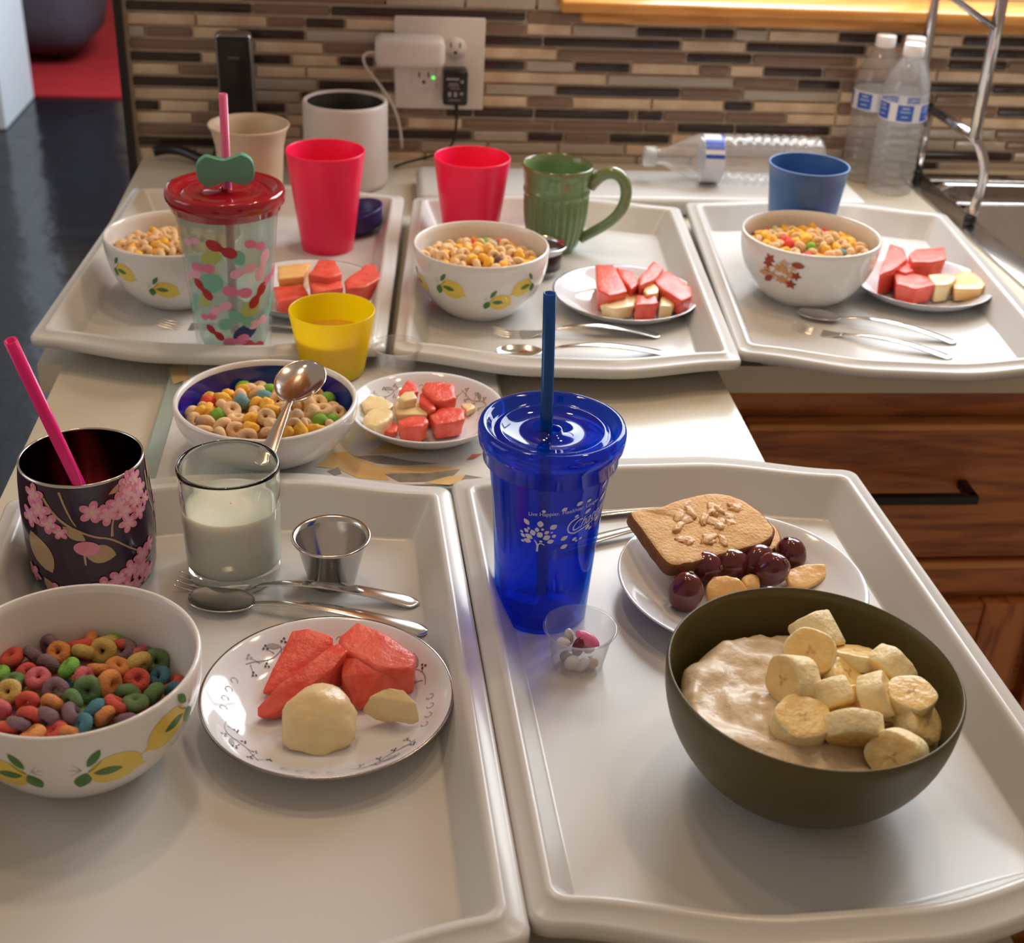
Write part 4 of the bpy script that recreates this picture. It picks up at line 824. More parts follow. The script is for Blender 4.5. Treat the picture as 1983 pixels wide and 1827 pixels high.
def fill_bowl(cx, cy, z0, R, heap, spacing, kinds, protos, where, seed, mound, tilt=(0, 0), fixed=(), labels=KIND, bR=.0739, bH=.0760, bz=TZ, bth=.0035, bfoot=.47):
    rnd = random.Random(seed); pts = []
    ip = sorted([(z, r) for r, z in bowl_prof(bR, bH, bfoot, bth)[0][3:]])
    def rin(z):
        z -= bz
        for i in range(len(ip)-1):
            if ip[i][0] <= z <= ip[i+1][0]: return ip[i][1]+(ip[i+1][1]-ip[i][1])*(z-ip[i][0])/(ip[i+1][0]-ip[i][0])-bth
        return ip[-1][1]-bth if z > 0 else 0
    def zz(x, y): return z0+heap*(1-(x*x+y*y)/(R*R))+tilt[0]*x+tilt[1]*y+.0022*noise.noise(Vector((x*60+seed, y*60, 0)))
    for (px, py, k) in fixed:
        p = at(px, py, z0+heap*.7); x, y = p.x-cx, p.y-cy; p = at(px, py, zz(x, y)+.003); pts.append((p.x-cx, p.y-cy, k))
    tries = 0
    while tries < 5000:
        tries += 1; r = R*sqrt(rnd.random()); a = rnd.random()*2*pi; x, y = r*cos(a), r*sin(a)
        if all((x-q[0])**2+(y-q[1])**2 > spacing*spacing for q in pts): pts.append((x, y, None))
    cnt = 0
    for x, y, k in pts:
        rr_ = sqrt(x*x+y*y); lim = rin(zz(x, y))-.0055
        if rr_ > lim: x *= lim/rr_; y *= lim/rr_
        if k is None: k = rnd.choices([q[0] for q in kinds], [q[1] for q in kinds])[0]
        nm, lb, ct_ = labels[k]; me = rnd.choice(protos[k])
        o = bpy.data.objects.new(nm, me); col.objects.link(o); o.location = (cx+x, cy+y, zz(x, y)+rnd.uniform(-.0008, .0022))
        sc = rnd.uniform(.92, 1.1)*SCALE; o.scale = (sc, sc, sc); o.rotation_euler = (rnd.uniform(-1.4, 1.4), rnd.uniform(-1.4, 1.4), rnd.uniform(0, 6.28))
        tag(o, lb+' '+where, ct_, labels[k][1]+'s '+where); cnt += 1
    # deeper cereal filling the bowl below the pieces one can tell apart
    vs = []; fs = []; n = 48; rg = 16
    def mz(x, y): return zz(x, y)-.0052+.0030*noise.noise(Vector((x*190, y*190, seed)))
    vs.append((0, 0, mz(0, 0)))
    for i in range(1, rg+1):
        for k in range(n): r = (R+.0035)*i/rg; x, y = r*cos(2*pi*k/n), r*sin(2*pi*k/n); lm_ = rin(mz(x, y)-.0015)-.0008; f_ = min(1, lm_/r); x, y = x*f_, y*f_; vs.append((x, y, mz(x, y)-(.0015 if i == rg else 0)))
    for k in range(n): fs.append([0, 1+k, 1+(k+1) % n])
    for i in range(rg-1):
        for k in range(n): fs.append([1+i*n+k, 1+(i+1)*n+k, 1+(i+1)*n+(k+1) % n, 1+i*n+(k+1) % n])
    for k in range(n): vs.append((.45*R*cos(2*pi*k/n), .45*R*sin(2*pi*k/n), z0-.014))
    for k in range(n): fs.append([1+(rg-1)*n+k, 1+rg*n+k, 1+rg*n+(k+1) % n, 1+(rg-1)*n+(k+1) % n])
    o = MB().add(vs, fs, mound).build('cereal_layer', loc=(cx, cy, 0)); tag(o, 'lower layer of cereal '+where, 'cereal', kind='stuff')
    return cnt
def mound_mat(name, cols):
    m = bpy.data.materials.new(name); m.use_nodes = True; nt = m.node_tree; b = nt.nodes['Principled BSDF']; b.inputs['Roughness'].default_value = .8
    tc = nt.nodes.new('ShaderNodeTexCoord'); v = nt.nodes.new('ShaderNodeTexVoronoi'); v.inputs['Scale'].default_value = 110; sx = nt.nodes.new('ShaderNodeSeparateColor'); r = nt.nodes.new('ShaderNodeValToRGB'); r.color_ramp.interpolation = 'CONSTANT'
    while len(r.color_ramp.elements) < len(cols): r.color_ramp.elements.new(.5)
    for i, c in enumerate(cols): r.color_ramp.elements[i].position = i/len(cols); r.color_ramp.elements[i].color = (*c, 1)
    nt.links.new(tc.outputs['Object'], v.inputs['Vector']); nt.links.new(v.outputs['Color'], sx.inputs[0]); nt.links.new(sx.outputs[0], r.inputs['Fac']); nt.links.new(r.outputs['Color'], b.inputs['Base Color']); return m
MM1 = mound_mat('loop_layer', list(CL.values())); MM2 = mound_mat('ring_layer', [(.60, .36, .16), (.55, .33, .15), (.80, .42, .07), (.62, .38, .17)])
fx = []
for px, py, k in ((1120, 320, 'yellow'), (1310, 330, 'red'), (460, 400, 'purple'), (780, 420, 'red'), (900, 360, 'orange'), (985, 490, 'yellow'), (1180, 480, 'purple'), (1310, 490, 'pink'), (1450, 480, 'purple'), (1560, 570, 'green'), (100, 560, 'red'), (560, 500, 'orange'), (800, 490, 'yellow'), (460, 610, 'purple'), (660, 670, 'lime'), (940, 640, 'orange'), (1130, 640, 'orange'), (1330, 610, 'yellow'), (1310, 740, 'red'), (1530, 710, 'blue'), (260, 690, 'red'), (80, 880, 'yellow'), (530, 850, 'purple'), (500, 970, 'orange'), (840, 860, 'green'), (1050, 800, 'orange'), (1220, 870, 'green'), (690, 950, 'green'), (260, 940, 'red'), (280, 1100, 'red'), (450, 1110, 'purple'), (700, 1080, 'purple'), (910, 1050, 'blue'), (1000, 1110, 'orange'), (1300, 990, 'green'), (60, 1190, 'red'), (170, 1180, 'purple'), (300, 1260, 'orange'), (520, 1230, 'red'), (650, 1240, 'orange'), (1110, 1000, 'red'), (790, 1190, 'blue')):
    fx.append((px/4.9575, 1160+py/4.9575, k))
LK = {k: ('cereal_loop', k+' cereal loop', 'cereal loop') for k in CL}
n1 = fill_bowl(LB[0], LB[1], .042, .0615, .008, .0112, [(k, 1) for k in CL], LM, 'in the front left lemon bowl', 1, MM1, fixed=fx, labels=LK, tilt=(-.10, .02))
def crop(ox, oy, s, l): return [(ox+x/s, oy+y/s, k) for x, y, k in l]
SCALE = 1.14
n2 = fill_bowl(-0.4361, -0.9004, .0425, .0600, .008, .0112, [('tan', 10), ('gold', 3), ('grn', .6)], SM, 'in the navy-lined bowl', 2, MM2, fixed=crop(340, 690, 5.508, [(600, 225, 'gold'), (540, 240, 'gold'), (730, 320, 'grn'), (1010, 340, 'grn'), (870, 320, 'tan'), (910, 270, 'tan'), (190, 470, 'rd'), (410, 460, 'rd'), (300, 460, 'gold'), (530, 460, 'gold'), (700, 490, 'blu'), (940, 430, 'blu'), (840, 490, 'gold'), (360, 560, 'gold'), (250, 590, 'gold'), (455, 610, 'grn'), (600, 560, 'tan'), (320, 690, 'tan'), (500, 720, 'tan'), (640, 750, 'tan'), (800, 740, 'gold'), (960, 640, 'tan'), (1430, 580, 'tan'), (1570, 560, 'tan'), (1660, 430, 'grn'), (1700, 530, 'tan'), (1540, 690, 'grn'), (1680, 660, 'grn'), (1280, 630, 'tan'), (1400, 710, 'tan'), (1180, 800, 'gold'), (1340, 810, 'gold'), (160, 620, 'tan'), (480, 830, 'tan'), (770, 860, 'tan')]), bR=.0764, bH=.0505, bz=BZ, bth=.0045, bfoot=.42)
SCALE = 1.0
n3 = fill_bowl(-0.2328, -0.5689, .0575, .0610, .0090, .0103, [('tan', 10), ('gold', 3.5), ('grn', .3), ('rd', .3)], SM, 'in the middle lemon bowl', 3, MM2, fixed=crop(760, 380, 3.0045, [(385, 245, 'rd'), (780, 225, 'rd'), (585, 280, 'blu'), (480, 250, 'gold'), (500, 290, 'gold'), (640, 240, 'gold'), (720, 280, 'gold'), (740, 345, 'gold'), (310, 335, 'gold'), (620, 370, 'prp'), (560, 200, 'grn'), (530, 350, 'gold')]))
n4 = fill_bowl(0.1412, -0.5219, .0585, .0640, .0095, .0105, [('tan', 7), ('gold', 5), ('rd', .4), ('grn', .3)], SM, 'in the leaf-painted bowl', 4, MM2, fixed=crop(1380, 380, 3.288, [(335, 165, 'grn'), (280, 195, 'rd'), (265, 240, 'prp'), (385, 220, 'grn'), (700, 165, 'rd'), (765, 190, 'rd'), (345, 270, 'gold'), (560, 250, 'gold'), (590, 290, 'gold'), (870, 270, 'gold'), (930, 250, 'gold'), (450, 340, 'gold'), (600, 370, 'rd'), (820, 350, 'blu'), (490, 300, 'rd'), (730, 340, 'gold')]), bR=.0777, bH=.0755, bfoot=.5)
n5 = fill_bowl(-0.5561, -0.5446, .0575, .0610, .0090, .0103, [('tan', 9), ('gold', 5)], SM, 'in the back left lemon bowl', 5, MM2)
print('cereal counts', n1, n2, n3, n4, n5)

# ------------------------------------------------------------------ fruit
def chunk(name, top, base, m, label, cat, shrink=.86, bev=.0018, jit=.0010, seed=0, group=None):
    tp = [at(*q) for q in top]; c = sum(tp, Vector())/len(tp)
    bt_ = [Vector((c.x+(p.x-c.x)*shrink, c.y+(p.y-c.y)*shrink, base)) for p in tp]
    pts = [p-Vector((c.x, c.y, base)) for p in tp]+[p-Vector((c.x, c.y, base)) for p in bt_]
    o = MB().hull(pts, m, bev=bev, jit=jit, seed=seed).build(name, loc=(c.x, c.y, base)); return tag(o, label, cat, group)
W = ('watermelon_piece', M_melon, 'watermelon'); Hn = ('melon_piece', M_honey, 'melon'); Or = ('melon_piece', M_orange, 'melon')
def fruit(k, top, base, label, **kw): return chunk(k[0], top, base, k[1], label, k[2], **kw)
PB = TZ+.0062
fruit(W, [(566, 1222, .030), (600, 1217, .032), (645, 1232, .030), (650, 1262, .024), (600, 1300, .018), (512, 1348, .011), (506, 1338, .013)], PB, 'watermelon wedge at the far left of the front plate', shrink=.9)
fruit(W, [(655, 1243, .036), (672, 1262, .036), (640, 1300, .031), (590, 1335, .025), (530, 1385, .015), (498, 1388, .013), (497, 1370, .016), (540, 1328, .026), (600, 1284, .033)], PB, 'long watermelon strip lying across the front plate behind the round melon', shrink=.88, seed=2)
fruit(W, [(692, 1203, .038), (656, 1235, .036), (660, 1258, .034), (735, 1296, .033), (802, 1298, .030), (808, 1270, .032), (750, 1228, .037)], PB, 'big square watermelon slab at the far right of the front plate', shrink=.97, seed=3)
fruit(W, [(666, 1262, .030), (690, 1275, .032), (740, 1302, .031), (790, 1318, .020), (750, 1350, .014), (694, 1374, .011), (675, 1345, .015), (660, 1310, .026)], PB, 'triangular watermelon wedge in the centre of the front plate', shrink=.9, seed=4)
def dome(top, rad, nrm, m, label, name='melon_piece', cat='melon', jit=.12, flat=-.15, seed=1, spin=0.0):
    c = at(*top); M = Vector(nrm).to_track_quat('Z', 'Y').to_matrix().to_4x4() @ Matrix.Rotation(spin, 4, 'Z')
    o = MB().blob((0, 0, 0), rad, m, M=M, jit=jit, flat=flat, seed=seed, seg=28, rings=18).build(name, loc=c); return tag(o, label, cat)
dome((619, 1394, .0200), (.0228, .0215, .0115), (-.05, -.62, .80), M_honey, 'round pale melon piece at the front of the front plate', flat=-.6, jit=.20)
fruit(Hn, [(697, 1379, .017), (716, 1350, .027), (748, 1331, .032), (782, 1336, .032), (806, 1362, .028), (813, 1400, .015), (800, 1405, .012), (755, 1385, .017)], PB+.0015, 'half-moon pale melon piece at the right of the front plate', shrink=.55, bev=.003, seed=6)
def cp(ox, oy, s, z, l): return [(ox+x/s, oy+y/s, z) for x, y in l]
L1 = lambda z, l: cp(560, 640, 4.507, z, l); B1 = BZ+.006
fruit(Hn, L1(.030, [(620, 620), (700, 560), (810, 565), (920, 640), (880, 690), (660, 690)]), B1, 'pale melon piece at the back left of the vine plate')
fruit(Hn, L1(.034, [(640, 740), (690, 690), (800, 655), (910, 690), (915, 740), (840, 800), (740, 840), (650, 820)]), B1, 'rounded pale melon piece at the front left of the vine plate', bev=.003)
fruit(Hn, L1(.031, [(920, 620), (1020, 600), (1150, 630), (1220, 690), (1210, 740), (1080, 730), (930, 730)]), B1, 'pale melon slab in the middle of the vine plate')
fruit(W, L1(.034, [(955, 530), (1030, 420), (1110, 460), (1130, 530), (1060, 560), (970, 580)]), B1, 'watermelon tip at the back of the vine plate')
fruit(Hn, L1(.040, [(945, 590), (1000, 530), (1090, 520), (1120, 590), (1000, 620)]), B1+.008, 'small pale melon wedge leaning on the back watermelon of the vine plate')
fruit(W, L1(.040, [(1150, 500), (1190, 455), (1330, 445), (1440, 460), (1460, 590), (1340, 620), (1260, 610)]), B1, 'watermelon block at the back right of the vine plate')
fruit(W, L1(.036, [(1140, 545), (1210, 535), (1285, 680), (1235, 700), (1130, 620)]), B1, 'narrow watermelon strip in the middle of the vine plate')
fruit(Hn, L1(.024, [(1490, 640), (1590, 628), (1640, 665), (1550, 710)]), B1, 'slim pale melon sliver at the right edge of the vine plate')
fruit(W, L1(.034, [(1225, 740), (1310, 672), (1420, 662), (1530, 680), (1535, 770), (1440, 800), (1270, 820)]), B1, 'watermelon chunk at the front right of the vine plate')
fruit(W, L1(.034, [(940, 780), (1080, 735), (1190, 745), (1220, 800), (1150, 840), (970, 850)]), B1, 'watermelon chunk at the front middle of the vine plate')
fruit(W, L1(.024, [(770, 860), (920, 790), (960, 830), (940, 890), (850, 890)]), B1, 'flat watermelon piece at the front left of the vine plate')
L2 = lambda z, l: cp(760, 380, 3.0045, z, l); B2 = TZ+.006
fruit(W, L2(.034, [(1180, 395), (1290, 400), (1330, 470), (1370, 550), (1260, 580), (1190, 540)]), B2, 'large watermelon block at the left of the middle back plate')
fruit(W, L2(.034, [(1300, 410), (1400, 440), (1440, 510), (1390, 540), (1330, 480)]), B2, 'watermelon wedge second from the left on the middle back plate')
fruit(W, L2(.040, [(1430, 480), (1520, 370), (1580, 420), (1530, 480), (1440, 520)]), B2, 'upright watermelon wedge at the back of the middle back plate')
fruit(W, L2(.036, [(1520, 480), (1600, 425), (1740, 530), (1745, 580), (1680, 610), (1620, 560), (1540, 520)]), B2+.008, 'long curved watermelon slice at the right of the middle back plate')
fruit(Hn, L2(.024, [(1205, 635), (1370, 560), (1440, 560), (1410, 640), (1280, 655)]), B2, 'long pale melon slice at the front left of the middle back plate')
fruit(Hn, L2(.034, [(1460, 550), (1490, 500), (1550, 505), (1550, 560), (1480, 575)]), B2, 'small pale melon cube in the middle of the middle back plate')
fruit(W, L2(.031, [(1420, 575), (1530, 570), (1548, 620), (1410, 635)]), B2, 'pale red watermelon cube at the front of the middle back plate')
fruit(Hn, L2(.028, [(1560, 585), (1630, 555), (1675, 590), (1630, 640), (1550, 640)]), B2, 'pale melon cube at the front right of the middle back plate')
L3 = lambda z, l: cp(1380, 380, 3.288, z, l)
fruit(W, L3(.040, [(1070, 440), (1130, 300), (1220, 330), (1240, 400), (1160, 460), (1060, 500)]), B2, 'tall watermelon chunk at the left of the right back plate')
fruit(W, L3(.041, [(1250, 370), (1290, 335), (1480, 325), (1490, 400), (1400, 420), (1270, 420)]), B2, 'watermelon block at the back of the right back plate')
fruit(W, L3(.034, [(1165, 400), (1240, 400), (1290, 470), (1230, 490), (1170, 470)]), B2, 'small watermelon lump between the blocks of the right back plate')
fruit(W, L3(.031, [(1150, 480), (1200, 465), (1370, 515), (1430, 560), (1300, 590), (1170, 560)]), B2, 'watermelon slab at the front of the right back plate')
fruit(Hn, L3(.031, [(1370, 500), (1500, 490), (1560, 520), (1510, 560), (1420, 570)]), B2, 'pale melon wedge in the middle of the right back plate')
fruit(Or, L3(.026, [(1510, 510), (1600, 470), (1680, 495), (1745, 550), (1720, 590), (1540, 590)]), B2, 'big golden melon wedge at the right of the right back plate')
L4 = lambda z, l: cp(520, 380, 3.419, z, l)
fruit(W, L4(.044, [(260, 520), (330, 420), (440, 420), (490, 510), (400, 540)]), B2, 'tall watermelon chunk at the back of the back left plate')
fruit(W, L4(.036, [(270, 570), (360, 510), (470, 540), (500, 600), (300, 640)]), B2, 'watermelon chunk in the middle of the back left plate')
fruit(W, L4(.036, [(500, 560), (640, 450), (700, 440), (745, 540), (640, 600), (520, 610)]), B2, 'watermelon wedge at the right of the back left plate')
fruit(Or, L4(.034, [(60, 460), (290, 435), (230, 530), (60, 550)]), B2, 'flat golden melon slab at the left of the back left plate')
fruit(W, L4(.026, [(30, 600), (230, 580), (270, 650), (60, 700)]), B2, 'watermelon chunk at the front left of the back left plate')

# ------------------------------------------------------------------ toast plate
M_bread = mat('toasted_crumb', (0.74, 0.43, 0.18), .8, color2=(0.88, 0.60, 0.32), noise_amt=.45, noise_scale=90, bump=.7, bump_scale=420)
M_crust = mat('toast_crust', (0.17, 0.055, 0.016), .7, color2=(0.26, 0.10, 0.03), noise_amt=.4, noise_scale=80, bump=.8, bump_scale=300)
M_pb = mat('peanut_butter', (0.60, 0.30, 0.10), .35, color2=(0.78, 0.50, 0.24), noise_amt=.4, noise_scale=120, bump=.5, bump_scale=200)
def toast(outline, thick, label, name='toast_slice', drop=0.0):
    P = [at(*q) for q in outline]; n = len(P); c = sum(P, Vector())/n; N = Vector((0, 0, 0))
    for i in range(n): N += (P[i]-c).cross(P[(i+1) % n]-c)
    N.normalize(); N = N if N.z > 0 else -N
    b = MB(); P2 = []
    for i in range(n):
        for k in range(5): t = k/5; q = P[i].lerp(P[(i+1) % n], t); P2.append(q)
    P2 = [(P2[i-2]+P2[i-1]*2+P2[i]*3+P2[(i+1) % len(P2)]*2+P2[(i+2) % len(P2)])/9 for i in range(len(P2))]
    n = len(P2); lay = [(.0, -.0), (.0, .94), (-.0012, 1.0), (-thick+.001, .99), (-thick, .94)]; vs = []; fs = []
    def pt(p, sc, off):
        q = c+(p-c)*sc; w_ = .0007*noise.noise(q*220)+.0010*noise.noise(q*70); return q+N*(off+w_)-c-Vector((0, 0, drop))
    rings = [(.25, 0), (.5, .0002), (.75, .0004), (.90, .0003), (.965, 0), (1.0, -.0015), (1.0, -thick*.5), (1.0, -thick+.0015), (.96, -thick), (.5, -thick)]
    vs.append(pt(c, 1, 0))
    for sc, off in rings:
        for p in P2: vs.append(pt(p, sc, off))
    for k in range(n): fs.append([0, 1+k, 1+(k+1) % n])
    for i in range(len(rings)-1):
        for k in range(n): fs.append([1+i*n+k, 1+(i+1)*n+k, 1+(i+1)*n+(k+1) % n, 1+i*n+(k+1) % n])
    vs.append(pt(c, 1, -thick)); 
    for k in range(n): fs.append([len(vs)-1, 1+(len(rings)-1)*n+(k+1) % n, 1+(len(rings)-1)*n+k])
    b.add(vs, fs, M_bread)
    for i, f in enumerate(b.f):
        lo = min(f); ring_i = (lo-1)//n
        if 4 <= ring_i <= 7 and not (0 <= (min(f)-1) % n < 0): b.mi[i] = b.m(M_crust) if ring_i >= 4 and ring_i <= 6 else b.mi[i]
    o = b.build(name, loc=c); tag(o, label, 'toast'); return o, c, N, P2
T2, *_ = toast([(1290, 1012, .020), (1420, 985, .022), (1500, 1012, .024), (1516, 1042, .022), (1505, 1064, .020), (1420, 1096, .018), (1310, 1105, .018)], .009, 'lower toast slice, mostly hidden under the peanut butter slice')
T1, tc_, tN, tP = toast([(1214, 992, .046), (1232, 986, .046), (1270, 986, .047), (1305, 972, .047), (1350, 957, .048), (1400, 954, .047), (1440, 966, .045), (1478, 994, .042), (1502, 1022, .038), (1500, 1040, .036), (1478, 1055, .034), (1400, 1074, .033), (1340, 1092, .033), (1296, 1100, .034), (1262, 1058, .038), (1236, 1020, .043)], .0115, 'tilted toast slice with peanut butter on top, behind the grapes')
b = MB(); rnd = random.Random(9)
def onT(px, py, lift=.0):
    d = FWD + RIGHT*((px-IMG_W/2)/F_PX) - UP*((py-IMG_H/2)/F_PX); t = (tc_-CAM).dot(tN)/d.dot(tN); return CAM+d*t+tN*lift-tc_
for i in range(22):
    px = rnd.uniform(1300, 1440); py = rnd.uniform(978, 1050)
    if (px-1370)**2/85**2+(py-1012)**2/42**2 > 1: continue
    M = tN.to_track_quat('Z', 'Y').to_matrix().to_4x4() @ Matrix.Rotation(rnd.random()*6, 4, 'Z')
    b.blob(onT(px, py, .0002), (rnd.uniform(.004, .0085), rnd.uniform(.003, .006), rnd.uniform(.0006, .0018)), M_pb, M=M, seg=14, rings=8, jit=.6, seed=i)
b.build('peanut_butter', T1)
M_grape = mat('red_grape_skin', (0.085, 0.012, 0.020), .16, coat=.3, sss=.15, color2=(0.15, 0.030, 0.030), noise_amt=.4, noise_scale=50)
def grape(px, py, z, rad, nrm, label, seed):
    c = at(px, py, z); M = Vector(nrm).to_track_quat('Z', 'Y').to_matrix().to_4x4(); t = empty('grape', c, label, 'grape', None)
    MB().blob((0, 0, 0), rad, M_grape, M=M, jit=.05, seed=seed, seg=32, rings=20).build('flesh', t)
    q = M @ Vector((0, 0, rad[2]*.985)); MB().lathe([(.0004, 0), (.0016, .0001), (.0020, .0006), (.0016, .0010), (.0004, .0006)], mat('grape_scar', (.20, .10, .06), .6) if 'grape_scar' not in bpy.data.materials else bpy.data.materials['grape_scar'], 14).build('stem_scar', t, loc=q).rotation_euler = M.to_euler()
grape(1328, 1147, 0.0200, (0.0128, 0.0128, 0.0152), (.2, .2, .9), 'dark grape nearest the camera at the left of the toast plate', 1)
grape(1362, 1099, 0.0220, (0.0132, 0.0132, 0.0152), (.7, -.6, .35), 'red-brown grape with its stem scar facing, under the toast corner', 2)
grape(1413, 1092, 0.0220, (0.0124, 0.0124, 0.0146), (.9, .1, .1), 'grape third from the left, against the toast edge', 3)
grape(1466, 1086, 0.0220, (0.0124, 0.0124, 0.0144), (.8, .5, .3), 'grape fourth from the left, behind the front dark grape', 4)
grape(1494, 1103, 0.0240, (0.0124, 0.0124, 0.0152), (.5, -.5, .8), 'near-black grape at the front right of the grape row', 5)
grape(1531, 1073, 0.0200, (0.0122, 0.0122, 0.0132), (-.3, .3, .9), 'bright red grape at the right end of the row', 6)
B3 = TZ+.006
fruit(Or, [(1368, 1128, .024), (1380, 1116, .026), (1405, 1112, .027), (1435, 1122, .025), (1450, 1140, .020), (1400, 1162, .016), (1368, 1152, .018)], B3, 'round orange melon piece in front of the grapes', bev=.003)
fruit(Or, [(1435, 1118, .021), (1450, 1109, .022), (1470, 1112, .022), (1475, 1135, .018), (1445, 1138, .018)], B3, 'small orange melon piece between two grapes')
fruit(Or, [(1520, 1102, .020), (1560, 1091, .020), (1600, 1092, .017), (1603, 1118, .014), (1560, 1140, .014), (1525, 1135, .016)], B3, 'flat orange melon slab at the right of the toast plate')

# ------------------------------------------------------------------ porridge and banana
M_oat = mat('porridge', (0.56, 0.41, 0.25), .34, sss=.10, color2=(0.76, 0.64, 0.47), noise_amt=.4, noise_scale=38, bump=.45, bump_scale=170)
def oz(x, y): 
    return (.0615-.10*x*1.0+.03*y+.0016*sin(160*sqrt((x+.03)**2+(y-.0)**2)+4*noise.noise(Vector((x*30, y*30, 7)))))+.0050*noise.noise(Vector((x*38, y*38, 2)))+.0018*noise.noise(Vector((x*110, y*110, 4)))+.0008*noise.noise(Vector((x*300, y*300, 4)))-(.012 if False else 0)
vs = [(0, 0, oz(0, 0))]; fs = []; n = 96; rg = 36; RO = .0785
for i in range(1, rg+1):
    for k in range(n):
        a = 2*pi*k/n; edge = 1-.07*max(0, sin(a-.35))**2-.03*noise.noise(Vector((cos(a)*3, sin(a)*3, 1))); r = RO*i/rg*edge; x, y = r*cos(a), r*sin(a)
        vs.append((x, y, oz(x, y)-(.010*max(0, (i/rg-.86)/.14)**2)*(1.0 if sin(a-.2) > 0 else .2)))
for k in range(n): fs.append([0, 1+k, 1+(k+1) % n])
for i in range(rg-1):
    for k in range(n): fs.append([1+i*n+k, 1+(i+1)*n+k, 1+(i+1)*n+(k+1) % n, 1+i*n+(k+1) % n])
for k in range(n): vs.append((.062*cos(2*pi*k/n), .062*sin(2*pi*k/n), .030))
for k in range(n): fs.append([1+(rg-1)*n+k, 1+rg*n+k, 1+rg*n+(k+1) % n, 1+(rg-1)*n+(k+1) % n])
tag(MB().add(vs, fs, M_oat).build('porridge', loc=(OB[0], OB[1], TZ)), 'thick beige porridge in the olive bowl', 'porridge', kind='stuff')
M_ban = mat('banana_face', (0.80, 0.52, 0.17), .26, sss=.1, color2=(0.88, 0.68, 0.32), noise_amt=.4, noise_scale=110, bump=.4, bump_scale=300)
M_bans = mat('banana_side', (0.82, 0.66, 0.34), .5, sss=.1, color2=(0.90, 0.79, 0.50), noise_amt=.4, noise_scale=60, bump=.9, bump_scale=220)
M_bcore = mat('banana_core', (0.66, 0.46, 0.20), .3, color2=(0.55, 0.36, 0.15), noise_amt=.3, noise_scale=300)
def banana(px, py, z, nrm, r, th, label, seed, spin=0.0, sq=.9):
    c = at(px, py, z); M = Vector(nrm).to_track_quat('Z', 'Y').to_matrix().to_4x4() @ Matrix.Rotation(spin, 4, 'Z'); t = empty('banana_slice', c, label, 'banana slice')
    b = MB(); vs = []; fs = []; n = 40
    prof = [(0, 1), (.35, 1), (.7, 1), (.93, .99), (1, .9), (1.01, .3), (1.01, -.3), (1, -.9), (.93, -.99), (.5, -1), (0, -1)]
    for q, h_ in prof:
        for k in range(n):
            a = 2*pi*k/n; rr = r*q*(1+.035*cos(5*a+seed)+.03*noise.noise(Vector((cos(a)*2, sin(a)*2, seed)))); p = Vector((rr*cos(a), rr*sin(a)*sq, h_*th/2+.0006*noise.noise(Vector((cos(a)*q*3, sin(a)*q*3, seed+h_))))); vs.append(M @ p)
    for i in range(len(prof)-1):
        for k in range(n): fs.append([i*n+k, i*n+(k+1) % n, (i+1)*n+(k+1) % n, (i+1)*n+k])
    b.add(vs, fs, M_ban); 
    for i in range(len(b.mi)):
        if 3 <= i//n <= 6: b.mi[i] = b.m(M_bans)
    b.build('flesh', t)
    b = MB()
    for j in range(3):
        a0 = 2*pi*j/3+seed
        pts = ell(.0020*cos(a0), .0020*sin(a0), .0016, .0006, a0, 8)
        for sg in (1, -1): b.fill(pts, lambda u, v, off, s_=sg: M @ Vector((u, v, s_*(th/2+off))), M_bcore, .0006, 1)
    b.build('seed_core', t)
Z0 = .066
for q in ((1580, 1232, Z0+.012, (-.35, .75, .55), .0150, .024, 'banana piece lying on its side, furthest back in the olive bowl', 1, .3),
          (1570, 1266, Z0+.013, (-.35, -.55, .75), .0160, .014, 'round banana slice facing the camera at the back of the olive bowl', 2, 0),
          (1655, 1275, Z0+.008, (.1, .35, .9), .0165, .010, 'thin banana slice at the back right of the pile', 3, 0),
          (1722, 1298, Z0+.010, (.8, .45, .35), .0150, .017, 'banana slice on edge at the far right back', 4, 0),
          (1536, 1318, Z0+.014, (-.88, -.28, .30), .0162, .017, 'banana slice on edge at the left of the pile with its cut face left', 5, 0),
          (1632, 1312, Z0+.006, (.3, -.2, .85), .0120, .012, 'small yellow banana bit in the centre of the pile', 6, 0),
          (1607, 1350, Z0+.010, (-.25, .75, .45), .0135, .017, 'banana slice on its side in the middle of the pile', 7, 0),
          (1697, 1350, Z0+.013, (.78, -.25, .5), .0145, .016, 'banana slice on edge right of the centre', 8, 0),
          (1763, 1350, Z0+.014, (.05, -.15, .98), .0150, .009, 'banana slice lying flat with a wet face, top right', 9, 0),
          (1775, 1400, Z0+.002, (.55, -.35, .7), .0155, .015, 'banana slice at the right wall below the wet one', 10, 0),
          (1549, 1402, Z0+.006, (.05, -.25, .95), .0168, .016, 'round banana slice lying face up at the front left of the pile', 11, 0),
          (1654, 1412, Z0+.009, (.10, .80, .48), .0165, .015, 'tilted banana slice at the front middle with its ribbed side facing', 12, 0),
          (1655, 1366, Z0+.003, (-.1, -.5, .8), .0125, .010, 'shiny banana slice sunk in the centre of the pile', 13, 0),
          (1738, 1464, Z0+.004, (-.62, -.60, .45), .0160, .019, 'banana slice at the front right rim with its face to the lower left', 14, 0)):
    banana(q[0], q[1], q[2], q[3], q[4], q[5], q[6], q[7], q[8])

# ------------------------------------------------------------------ things at the backsplash
# white board behind the trays
tag(MB().box((.010, -.180, .013), (.600, .130, .026), M_tray, bev=.010).build('white_board'), 'low white board lying behind the trays with an empty bottle on it', 'board')
